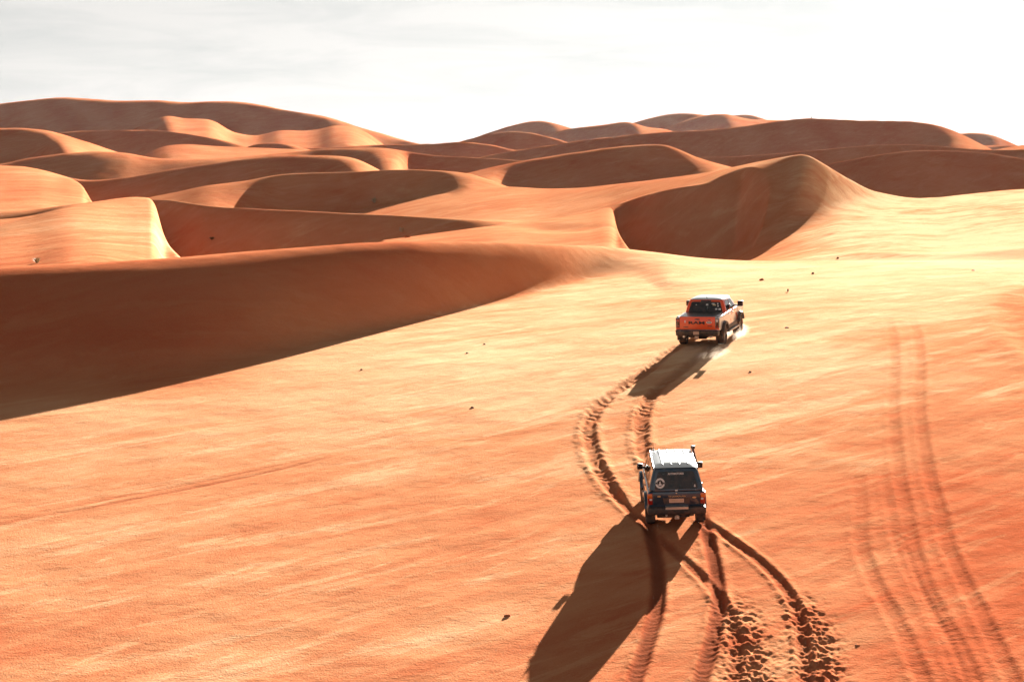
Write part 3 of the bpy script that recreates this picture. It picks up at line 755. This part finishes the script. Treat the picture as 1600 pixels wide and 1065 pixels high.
    for x, w in ((-.55, .06), (.56, .065)):
        MB().prism([(x + w*math.cos(2*math.pi*i/16), -2.426, .995 - (.03 if x > 0 else -.02) + .026*math.sin(2*math.pi*i/16)) for i in range(16)], (0, .006, 0)).build("oval_badge", M_GOLD, root)
    # lamps
    for sg in (-1, 1):
        e = MB().box(sg*.91-.002 if sg < 0 else .755, -.755 if sg < 0 else .912, -2.425, -2.30, .78, 1.10).build("tail_lamp", M_RED, root, bevel=.012)
        MB().box(min(sg*.765, sg*.916), max(sg*.765, sg*.916), -2.432, -2.32, .965, 1.09).build("indicator_lens", M_AMBER, e, bevel=.008)
        MB().box(min(sg*.77, sg*.85), max(sg*.77, sg*.85), -2.430, -2.40, .90, .95).build("reversing_lens", M_STICK, e)
    # bumper with step plate, hitch
    bp = MB().box(-.92, .92, -2.56, -2.33, .50, .71).box(-.93, -.80, -2.5, -1.98, .52, .69).box(.80, .93, -2.5, -1.98, .52, .69).build("rear_bumper", M_PLASTIC, root, bevel=.04, seg=3)
    MB().box(-.36, .36, -2.563, -2.36, .70, .722).prism([(-.36,-2.564,.655),(.36,-2.564,.655),(.36,-2.564,.722),(-.36,-2.564,.722)], (0,.01,0)).build("step_plate", M_STEEL, bp)
    MB().box(-.62, .40, -2.46, -2.40, .40, .48).box(-.62,-.56,-2.46,-2.2,.40,.52).build("hitch_bar", M_DARK, root)
    MB().box(-.07, .07, -2.56, -2.42, .37, .47).tube((0,-2.58,.42),(0,-2.58,.50),.028).build("tow_hitch", M_STEEL, root)
    MB().tube((-.33,-2.50,.475),(-.33,-2.44,.475),.035).build("tow_socket", M_STEEL, root)
    MB().tube((-.8, -AX, .40), (.8, -AX, .40), .055).tube((-.14,-AX-.02,.40),(.2,-AX-.02,.40),.15,.12).build("rear_axle", M_DARK, root)
    MB().tube((.45,-2.4,.45),(.45,-1.7,.47),.035).build("exhaust", M_DARK, root)
    # wheels, arches, flaps
    for sg in (-1, 1):
        wheel(root, sg*.80, -AX, RW, .28, .21)
        wheel(root, sg*.80, AX, RW, .28, .21, steer=R(2))
        flare(root, sg*.86, sg*.985, -AX, .42, .46, .55, .56, M_BLUE)
        flare(root, sg*.86, sg*.985, AX, .42, .46, .55, .56, M_BLUE)
        MB().box(sg*.80-.15, sg*.80+.15, -AX-.50, -AX-.48, .17, .58).build("mud_flap", M_RUBBER, root)
        # doors: windows, pillars, handles
        def side(y, z, off=.008):
            t = (z - 1.12) / .68; return (sg * (.868 - .213*t + .08*t*(1-t) + off), y, z)
        for (ya, yb, za, zb) in (((-2.24,-1.30,1.21,1.70)), ((-1.22,-.40,1.21,1.71)), ((-.32,.62,1.21,1.71))):
            q = [(ya + (.06 if ya < -2 else 0), za), (yb + (.08 if yb > .5 else 0), za), (yb - (.22 if yb > .5 else 0), zb), (ya + (.12 if ya < -2 else 0.0), zb)]
            rr = rounded(q, .04)
            if sg < 0: rr = rr[::-1]
            MB().prism([side(y, z, .012) for y, z in rr], (-sg*.03, 0, 0)).build("side_window", M_GLASS, root)
        for y in (-.95, .02):
            MB().box(min(sg*.90, sg*.935), max(sg*.90, sg*.935), y-.09, y+.09, 1.035, 1.065).build("door_handle", M_PLASTIC, root, bevel=.008)
        MB().box(min(sg*.895, sg*.915), max(sg*.895, sg*.915), -.93, .93, .78, .84).build("side_moulding", M_PLASTIC, root, bevel=.006)
        MB().box(min(sg*.70, sg*.93), max(sg*.70, sg*.93), -.85, .85, .44, .50).build("side_step", M_STEEL, root, bevel=.01)
        mr = MB().box(min(sg*.90, sg*1.08), max(sg*.90, sg*1.08), .58, .72, 1.18, 1.35).build("door_mirror", M_PLASTIC, root, bevel=.03, seg=3)
        MB().tube((sg*.82, .66, 1.22), (sg*.92, .67, 1.24), .03, n=8).build("mirror_arm", M_PLASTIC, mr)
        MB().box(min(sg*.92, sg*1.06), max(sg*.92, sg*1.06), .572, .582, 1.20, 1.33).build("mirror_glass", M_GLASS, mr)
        MB().box(min(sg*.55, sg*.86), max(sg*.55, sg*.86), 2.20, 2.285, .80, .97).build("headlamp", M_STICK, root, bevel=.01)
    ws = [(-.80,1.0,1.17),(.80,1.0,1.17),(.61,.365,1.765),(-.61,.365,1.765)]
    MB().prism([(x, y+.025, z+.012) for x, y, z in ws[::-1]], (0, -.03, -.01)).build("windscreen", M_GLASS, root)
    MB().box(-.92, .92, 2.20, 2.40, .48, .72).build("front_bumper", M_PLASTIC, root, bevel=.04)
    MB().box(-.53, .53, 2.22, 2.29, .80, .97).build("grille", M_PLASTIC, root)
    # snorkel up the right hand windscreen pillar, whip aerial on the left
    sn = MB().tube((.93, 1.25, 1.02), (.93, 1.02, 1.16), .05, n=10).tube((.93, 1.02, 1.16), (.75, .42, 1.80), .042, n=10).tube((.75, .42, 1.78), (.75, .40, 1.85), .042, .045, n=10).build("snorkel", M_PLASTIC, root, smooth_=True)
    MB().box(.68, .82, .27, .44, 1.82, 1.91).build("snorkel_head", M_PLASTIC, sn, bevel=.03)
    MB().tube((-.56, .0, 1.86), (-.56, .0, 1.90), .035, n=10).tube((-.56, .0, 1.89), (-.57, -.05, 2.02), .008, .005, n=6).build("aerial", M_PLASTIC, root)
    return root
build_estate()

# ------------------------------------------------------------------ orange pickup truck
def side_sheen_mat():
    m, n, l, b = new_mat("orange_with_painted_sheen")
    b.inputs["Roughness"].default_value = .3; b.inputs["Coat Weight"].default_value = 1.0; b.inputs["Coat Roughness"].default_value = .04
    tc = n.new("ShaderNodeTexCoord")
    mp = n.new("ShaderNodeMapping"); mp.inputs["Scale"].default_value = (0.0, .75, 1.5); mp.inputs["Rotation"].default_value = (R(35), 0, 0); mp.inputs["Location"].default_value = (0, .35, .2)
    l.new(tc.outputs["Object"], mp.inputs[0])
    nz = n.new("ShaderNodeTexNoise"); nz.inputs["Scale"].default_value = 1.3; nz.inputs["Detail"].default_value = 1.5; nz.inputs["Distortion"].default_value = .5
    l.new(mp.outputs[0], nz.inputs["Vector"])
    cr = n.new("ShaderNodeValToRGB"); cr.color_ramp.elements[0].position = .44; cr.color_ramp.elements[0].color = (.74, .11, .03, 1)
    cr.color_ramp.elements[1].position = .47; cr.color_ramp.elements[1].color = (.82, .80, .78, 1)  # white patches paint the sky's reflection onto the orange sides
    l.new(nz.outputs[0], cr.inputs[0]); l.new(cr.outputs[0], b.inputs["Base Color"])
    return m
M_SIDE_SHEEN = side_sheen_mat()

def build_pickup():
    root = place("pickup_truck", 1098.5, 537, 17.0, -1.84, "orange pickup truck with painted sky sheen on roof and sides, driving away ahead of the blue car", "pickup truck")
    AX, RW = 1.84, .445
    RE = -3.0                                                            # rear face
    prof = [(RE+.03, .80), (RE+.03, 1.40), (-1.22, 1.42), (1.35, 1.42), (1.6, 1.42), (2.55, 1.34), (2.78, 1.22), (2.84, .80)]
    prof += arch_pts(AX, .46, .56, .74) + arch_pts(-AX, .46, .56, .74)
    b = MB(); b.prism([(1.0, y, z) for y, z in prof], (-2.0, 0, 0))
    body = b.build("body", M_SIDE_SHEEN, root, bevel=.05, seg=3)
    MB().box(-.90, .90, -2.7, 2.7, .56, .78).box(-.45, .45, -2.9, 2.6, .46, .6).build("underbody", M_DARK, root)
    for sg in (-1, 1):                                                   # dark lower cladding between the wheels, step bar
        MB().box(min(sg*.93, sg*1.012), max(sg*.93, sg*1.012), -1.24, 1.24, .58, .80).build("rocker_panel", M_PLASTIC, root, bevel=.02)
        MB().box(min(sg*.95, sg*1.12), max(sg*.95, sg*1.12), -1.15, 1.15, .50, .56).build("side_step", M_STEEL, root, bevel=.015)
    # cab
    cab = loft_cabin((.955, -1.19, 1.42), (.76, -.98, .58), 1.38, 1.99, .03).build("cab", M_ORANGE, root, bevel=.06, seg=3)
    vs_, fs_ = [], []
    nx = ny = 10
    for j in range(ny + 1):
        for i in range(nx + 1):
            a, t = i / nx * 2 - 1, j / ny
            edge = max(abs(a) ** 4, abs(2*t-1) ** 6)
            vs_.append((a * (.785 - .02*t), -.985 + t * 1.63, 1.985 + .065 * (1 - max(abs(a) ** 5, abs(2*t-1) ** 14))))
    for j in range(ny):
        for i in range(nx): fs_.append((j*(nx+1)+i, j*(nx+1)+i+1, (j+1)*(nx+1)+i+1, (j+1)*(nx+1)+i))
    roof = MB().add(vs_, fs_).build("roof", M_SKY_SHEEN, root, smooth_=True)
    MB().hexa([(-.03,-.80,2.045),(.03,-.80,2.045),(.02,-.62,2.045),(-.02,-.62,2.045),(-.012,-.80,2.12),(.012,-.80,2.12),(.008,-.70,2.08),(-.008,-.70,2.08)]).build("roof_aerial", M_PLASTIC, roof)
    def yr(z): return -1.19 + (z - 1.38) * .344
    lean = 90 - math.degrees(math.atan(.344))
    win = MB().prism([(x, yr(z) - .014, z) for x, z in rounded([(-.80,1.44),(.80,1.44),(.67,1.885),(-.67,1.885)], .06)], (0, .02, 0)).build("rear_window", M_GLASS, root)
    for (x, z, w, h) in ((.34,1.80,.14,.035), (.40,1.745,.15,.06), (.56,1.80,.05,.07), (.58,1.70,.06,.05), (.50,1.56,.10,.06), (.66,1.56,.11,.075), (.06,1.76,.10,.07), (-.45,1.75,.05,.03)):
        MB().prism([(x + dx_, yr(z+dz_) - .017, z + dz_) for dx_, dz_ in ((-w/2,-h/2),(w/2,-h/2),(w/2,h/2),(-w/2,h/2))], (0, .002, 0)).build("window_sticker", M_STICK if x != .40 else M_GOLD, win)
    MB().prism([(x, yr(z) - .02, z) for x, z in rounded([(-.24,1.885),(.24,1.885),(.24,1.955),(-.24,1.955)], .02)], (0, .03, 0)).build("brake_light", M_SMOKE, root)
    for sg in (-1, 1):
        def side(y, z, off=.008):
            t = (z - 1.38) / .61; return (sg * (.955 - .195*t + .12*t*(1-t) + off), y, z)
        for q in ([(-.98,1.47),(-.12,1.47),(-.12,1.90),(-.78,1.90)], [(-.02,1.47),(1.02,1.47),(.46,1.90),(-.02,1.90)]):
            rr = rounded(q, .05)
            if sg < 0: rr = rr[::-1]
            MB().prism([side(y, z, .012) for y, z in rr], (-sg*.03, 0, 0)).build("side_window", M_GLASS, root)
        for y in (-.85, .12):
            MB().box(min(sg*1.0, sg*1.03), max(sg*1.0, sg*1.03), y-.10, y+.10, 1.28, 1.315).build("door_handle", M_PLASTIC, root, bevel=.008)
        mr = MB().box(min(sg*1.10, sg*1.36), max(sg*1.10, sg*1.36), .82, .98, 1.46, 1.72).build("door_mirror", M_PLASTIC, root, bevel=.04, seg=3)
        MB().box(min(sg*.93, sg*1.14), max(sg*.93, sg*1.14), .86, .94, 1.46, 1.54).build("mirror_arm", M_PLASTIC, mr, bevel=.02)
        MB().box(min(sg*1.12, sg*1.34), max(sg*1.12, sg*1.34), .812, .822, 1.49, 1.69).build("mirror_glass", M_GLASS, mr)
        flare(root, sg*.97, sg*1.135, -AX, .46, .55, .68, .74, M_PLASTIC)
        flare(root, sg*.97, sg*1.135, AX, .46, .55, .68, .74, M_PLASTIC)
        wheel(root, sg*.90, -AX, RW, .33, .24, spokes=8)
        wheel(root, sg*.90, AX, RW, .33, .24, steer=R(-4), spokes=8)
        MB().box(sg*.90-.16, sg*.90+.16, -AX-.66, -AX-.64, .28, .82).build("mud_flap", M_RUBBER, root)
        # tail lamp wrapping the corner
        lamp = MB().box(min(sg*.835, sg*1.008), max(sg*.835, sg*1.008), RE-.012, RE+.20, .93, 1.36).build("tail_lamp", M_SMOKE, root, bevel=.02)
        MB().box(min(sg*.86, sg*.96), max(sg*.86, sg*.96), RE-.018, RE, 1.20, 1.32).build("lamp_lens", M_STICK if sg > 0 else M_RED, lamp)
        MB().box(min(sg*.86, sg*.96), max(sg*.86, sg*.96), RE-.018, RE, .97, 1.02).build("lamp_lens", M_RED, lamp)
        # front fender scoop
        MB().prism([(sg*1.004, y, z) for y, z in ([(1.18,1.02),(1.28,1.05),(1.34,1.32),(1.26,1.34)] if sg > 0 else [(1.26,1.34),(1.34,1.32),(1.28,1.05),(1.18,1.02)])], (-sg*.01, 0, 0)).build("fender_vent", M_PLASTIC, root)
        MB().box(min(sg*.55, sg*.95), max(sg*.55, sg*.95), 2.72, 2.80, 1.05, 1.22).build("headlamp", M_STICK, root, bevel=.01)
    # load bed cover and tailgate
    MB().hexa([(-.84,-2.95,1.395),(.84,-2.95,1.395),(.84,-1.22,1.40),(-.84,-1.22,1.40),(-.82,-2.93,1.435),(.82,-2.93,1.435),(.82,-1.22,1.445),(-.82,-1.22,1.445)]).build("bed_cover", simple_mat("black_vinyl", (.018,.022,.026), .33, 0, .3, .12), root)
    for sg in (-1, 1): MB().box(sg*.92-.05, sg*.92+.05, RE+.06, RE+.30, 1.40, 1.425).build("bed_rail_cap", M_PLASTIC, root, bevel=.008)
    tg = MB().box(-.825, .825, RE-.02, RE+.05, .84, 1.40).build("tailgate", M_ORANGE, root, bevel=.018)
    MB().box(-.825, .825, RE-.035, RE+.10, 1.365, 1.43).build("tailgate_spoiler", M_ORANGE, tg, bevel=.015)
    for sg in (-1, 1): MB().box(min(sg*.83, sg*1.004), max(sg*.83, sg*1.004), RE-.006, RE+.08, .84, .925).build("corner_panel", M_ORANGE, root, bevel=.012)
    MB().box(-.11, .11, RE-.034, RE-.01, 1.285, 1.34).build("tailgate_handle", M_PLASTIC, tg, bevel=.006)
    text("tailgate_letters", "RAM", .19, (-.03, RE-.026, 1.15), M_INK, tg, 90, .74, .006, bold=.005)
    ov = MB().prism([(.545 + .135*math.cos(2*math.pi*i/20), RE-.024, 1.175 + .055*math.sin(2*math.pi*i/20)) for i in range(20)], (0, .003, 0)).build("oval_sticker", M_STICK, tg)
    text("sticker_letters", "AAA", .085, (.545, RE-.027, 1.175), M_INK, ov, 90, .20, .001, bold=.004)
    MB().prism([(-.57 + x, RE-.024, 1.205 + z) for x, z in ((-.02,-.06),(.015,-.06),(.03,.0),(.02,.06),(-.025,.05))], (0, .003, 0)).build("small_sticker", M_STICK, tg)
    for (x, z, w) in ((-.53, .96, .22), (.58, 1.01, .20), (.56, 1.285, .12)):
        MB().box(x-w/2, x+w/2, RE-.026, RE-.018, z-.014, z+.014).build("tailgate_badge", M_INK, tg)
    # bumper, plate, hitch, underside
    bp = MB().hexa([(-.98,RE-.13,.56),(.98,RE-.13,.56),(.98,RE+.2,.56),(-.98,RE+.2,.56),(-1.0,RE-.17,.81),(1.0,RE-.17,.81),(1.0,RE+.2,.83),(-1.0,RE+.2,.83)]).build("rear_bumper", M_PLASTIC, root, bevel=.04, seg=3)
    MB().box(-.16, .10, RE-.19, RE-.15, .63, .78).build("number_plate", M_BEIGE, bp)
    MB().box(-.10, .06, RE-.16, RE-.02, .42, .56).build("tow_hitch", M_BEIGE, root)
    MB().tube((-.85, -AX, .445), (.85, -AX, .445), .07).tube((-.17,-AX,.445),(.17,-AX,.445),.19,.19).build("rear_axle", M_DARK, root)
    for sg in (-1, 1): MB().tube((sg*.50,-AX-.08,.42),(sg*.45,-AX+.1,.95),.05).build("shock_absorber", M_DARK, root)
    for sg in (-1, 1): MB().tube((sg*.62,RE-.10,.53),(sg*.62,RE+.8,.55),.055).build("exhaust", M_STEEL, root)
    ws = [(-.86,1.40,1.44),(.86,1.40,1.44),(.71,.63,1.95),(-.71,.63,1.95)]
    MB().prism([(x, y+.03, z+.015) for x, y, z in ws[::-1]], (0, -.03, -.015)).build("windscreen", M_GLASS, root)
    MB().hexa([(-.4,1.55,1.41),(.4,1.55,1.41),(.36,2.5,1.34),(-.36,2.5,1.34),(-.36,1.6,1.47),(.36,1.6,1.47),(.32,2.4,1.40),(-.32,2.4,1.40)]).build("bonnet_scoop", M_PLASTIC, root, bevel=.02)
    MB().box(-.98, .98, 2.74, 2.98, .62, .92).build("front_bumper", M_PLASTIC, root, bevel=.05)
    MB().box(-.53, .53, 2.76, 2.85, .95, 1.24).build("grille", M_PLASTIC, root)
    return root
build_pickup()

# ------------------------------------------------------------------ small things on the sand
def surface_point(u, v, y0=45.0, y1=2500.0):
    """where the line of sight through that pixel meets the built terrain"""
    A, T = pix(u, v)
    j = int(np.clip(np.searchsorted(Acol, A), 1, NX - 1)); w = (A - Acol[j-1]) / (Acol[j] - Acol[j-1])
    zz = Z[:, j-1] * (1 - w) + Z[:, j] * w
    k_ = np.nonzero((zz >= ZC - Yr * T) & (Yr > y0) & (Yr < y1))[0]
    i = k_[0] if len(k_) else int(np.argmin(np.abs(zz - (ZC - Yr * T)) + (Yr < y0) * 99))
    return Vector((float(A * Yr[i]), float(Yr[i]), float(zz[i])))

M_STONE = simple_mat("dark_stone", (.10, .045, .03), .9, 0, 0, .5)
M_CLOD = simple_mat("sand_clod", (.40, .13, .06), 1.0, 0, 0, .5, spec=0)
M_STRAW = simple_mat("dry_grass", (.42, .33, .20), .8, 0, 0, .2)
M_SHRUB = simple_mat("grey_green_shrub", (.07, .07, .035), .8, 0, 0, .2)

def stone(name, u, v, w, h, label, cat, mat, seed, stretch=1.0):
    w, h = w * .45, h * .42
    p = surface_point(u, v)
    bm = bmesh.new(); bmesh.ops.create_icosphere(bm, subdivisions=2, radius=1.0)
    rnd = random.Random(seed); offs = [Vector((rnd.uniform(-5, 5), rnd.uniform(-5, 5), 0)) for _ in range(3)]
    for q in bm.verts:
        n_ = sum(math.sin(q.co.x * (1.7 + k_) + offs[k_].x) * math.cos(q.co.y * (1.3 + k_) + offs[k_].y + q.co.z) for k_ in range(3)) * .16
        c = q.co * (1 + n_)
        q.co = Vector((c.x * w / 2, c.y * w / 2 * stretch, max(c.z, -.5) * h))
    me = bpy.data.meshes.new(name); bm.to_mesh(me); bm.free(); me.materials.append(mat)
    o = bpy.data.objects.new(name, me); o.location = p + Vector((0, 0, h * .15)); o.rotation_euler = (0, 0, rnd.uniform(0, 6))
    o["label"] = label; o["category"] = cat
    return link(o)

def tuft(name, u, v, w, h, label, cat, mat, seed, blades=46):
    p = surface_point(u, v); rnd = random.Random(seed)
    root = bpy.data.objects.new(name, None); root.location = p; root["label"] = label; root["category"] = cat; link(root)
    m = MB(); st = MB()
    for i in range(blades):
        a = rnd.uniform(0, 2*math.pi); lean_ = rnd.uniform(.1, 1.0); hh = h * rnd.uniform(.5, 1.0)
        b = Vector((math.cos(a), math.sin(a), 0)); sd = Vector((-math.sin(a), math.cos(a), 0)) * w * .035
        base = b * w * .12 * rnd.random(); mid = base + b * w * .25 * lean_ + Vector((0, 0, hh * .6)); tip = base + b * w * .5 * lean_ + Vector((0, 0, hh * (1 - .3 * lean_)))
        m.add([base - sd, base + sd, mid + sd, tip, mid - sd], [(0, 1, 2, 3, 4)])
    for i in range(5):
        a = rnd.uniform(0, 6.28); st.tube((0, 0, -.03), (w*.22*math.cos(a), w*.22*math.sin(a), h*.55), w*.03, w*.012, n=5)
    m.build("foliage", mat, root); st.build("stem", mat, root)
    return root

stone("clod", 793, 962, .42, .10, "lone sand clod lying in the lower left foreground, left of the blue car's shadow", "clod", M_CLOD, 1, .6)
stone("clod", 1340, 1009, .28, .06, "small sand clod right of the churned tyre ruts near the bottom edge", "clod", M_CLOD, 2)
stone("stone", 565, 579, .22, .12, "dark stone alone on the bright sand below the long dune shadow", "stone", M_STONE, 3)
stone("stone", 738, 637, .42, .09, "flat dark stone on the open sand left of the pickup's curved tracks", "stone", M_STONE, 4, .5)
stone("stone", 1172, 582, .24, .12, "small dark stone on the slope just below and right of the pickup", "stone", M_STONE, 5)
stone("stone", 1230, 512, .44, .10, "flat dark stone on the sand directly right of the pickup truck", "stone", M_STONE, 6, .5)
stone("clod", 1190, 438, .62, .22, "reddish clod on the flat sand above and right of the pickup's roof", "clod", M_CLOD, 7)
stone("stone", 1270, 428, .36, .26, "dark round stone near the far edge of the flat sand", "stone", M_STONE, 8)
stone("stone", 1309, 404, .40, .26, "dark stone at the foot of the pale apron, farther than the round one", "stone", M_STONE, 9)
stone("stone", 1521, 423, .9, .10, "long thin dark streak of stone near the right edge of the flat sand", "stone", M_STONE, 10, .35)
stone("stone", 730, 552, .26, .10, "left one of two small dark stones below the tapering end of the dune shadow", "stone", M_STONE, 11)
stone("stone", 757, 538, .26, .10, "right one of two small dark stones below the tapering end of the dune shadow", "stone", M_STONE, 12)
stone("clod", 637, 371, 1.1, .35, "brown clod beside a pale tuft just above the near dune's crest", "clod", M_CLOD, 13)
tuft("shrub", 1231, 456, .2, .24, "tiny dark upright shrub on the flat sand right of the pickup", "shrub", M_SHRUB, 14)
tuft("shrub", 331, 377, .9, .35, "dark grey green shrub in the shaded bowl of the second dune", "shrub", M_SHRUB, 15)
tuft("grass_tuft", 585, 317, 1.2, .9, "pale dry grass tuft on the shaded slope of the third dune", "grass", M_STRAW, 16)
tuft("grass_tuft", 628, 365, .9, .6, "pale dry grass tuft at the end of the second dune's shadow", "grass", M_STRAW, 17)
tuft("grass_tuft", 58, 411, .7, .4, "small pale grass tuft on the near dune crest at the far left", "grass", M_STRAW, 18)
tuft("shrub", 1268, 186, 1.3, .9, "tiny dark shrub standing on the skyline crest of the big right dune", "shrub", M_SHRUB, 19)

# ------------------------------------------------------------------ dust thrown up by the pickup's wheels
def dust(name, u, v, size, heading, dens, label, seed):
    x, y = pix_ground(u, v)
    bm = bmesh.new(); bmesh.ops.create_icosphere(bm, subdivisions=3, radius=1.0)
    me = bpy.data.meshes.new(name); bm.to_mesh(me); bm.free()
    m = bpy.data.materials.new("dust"); m.use_nodes = True; n, l = m.node_tree.nodes, m.node_tree.links; n.clear()
    out = n.new("ShaderNodeOutputMaterial"); pv = n.new("ShaderNodeVolumePrincipled")
    pv.inputs["Color"].default_value = (.92, .74, .58, 1); pv.inputs["Anisotropy"].default_value = .45
    tc = n.new("ShaderNodeTexCoord"); nz = n.new("ShaderNodeTexNoise"); nz.inputs["Scale"].default_value = 2.2; nz.inputs["Detail"].default_value = 3
    l.new(tc.outputs["Object"], nz.inputs["Vector"])
    ln = n.new("ShaderNodeVectorMath"); ln.operation = 'LENGTH'; l.new(tc.outputs["Object"], ln.inputs[0])
    mr = n.new("ShaderNodeMapRange"); mr.inputs["From Min"].default_value = 1.0; mr.inputs["From Max"].default_value = .15; l.new(ln.outputs["Value"], mr.inputs["Value"])
    m2 = n.new("ShaderNodeMapRange"); m2.inputs["From Min"].default_value = .35; m2.inputs["From Max"].default_value = .7; l.new(nz.outputs[0], m2.inputs["Value"])
    mu = n.new("ShaderNodeMath"); mu.operation = 'MULTIPLY'; l.new(mr.outputs[0], mu.inputs[0]); l.new(m2.outputs[0], mu.inputs[1])
    mk = n.new("ShaderNodeMath"); mk.operation = 'MULTIPLY'; mk.inputs[1].default_value = dens; l.new(mu.outputs[0], mk.inputs[0])
    l.new(mk.outputs[0], pv.inputs["Density"]); l.new(pv.outputs[0], out.inputs["Volume"])
    me.materials.append(m)
    o = bpy.data.objects.new(name, me); o.location = (x, y, float(ground_z(x, y)) + size[2] * .35); o.scale = size; o.rotation_euler = (0, 0, -R(heading))
    o["label"] = label; o["category"] = "dust"; o["kind"] = "stuff"
    return link(o)
dust("dust_cloud", 1143, 526, (.8, 3.6, .45), 15, .38, "pale dust drifting along the right side of the pickup truck", 1)
dust("dust_cloud", 1098, 556, (1.3, 4.4, .42), 15, .16, "thin pale dust hanging in the shadow behind the pickup truck", 2)

# ------------------------------------------------------------------ the air
def haze():
    hm = MB().box(-1900, 1900, -80, 2720, -40, 48)
    m = bpy.data.materials.new("haze"); m.use_nodes = True; n, l = m.node_tree.nodes, m.node_tree.links; n.clear()
    out = n.new("ShaderNodeOutputMaterial"); pv = n.new("ShaderNodeVolumePrincipled")
    pv.inputs["Color"].default_value = (.96, .90, .88, 1); pv.inputs["Density"].default_value = 0.0000075; pv.inputs["Anisotropy"].default_value = .3
    l.new(pv.outputs[0], out.inputs["Volume"])
    o = hm.build("haze", m); o["kind"] = "stuff"; o["label"] = "thin pale haze over the far dunes"; o["category"] = "haze"
haze()
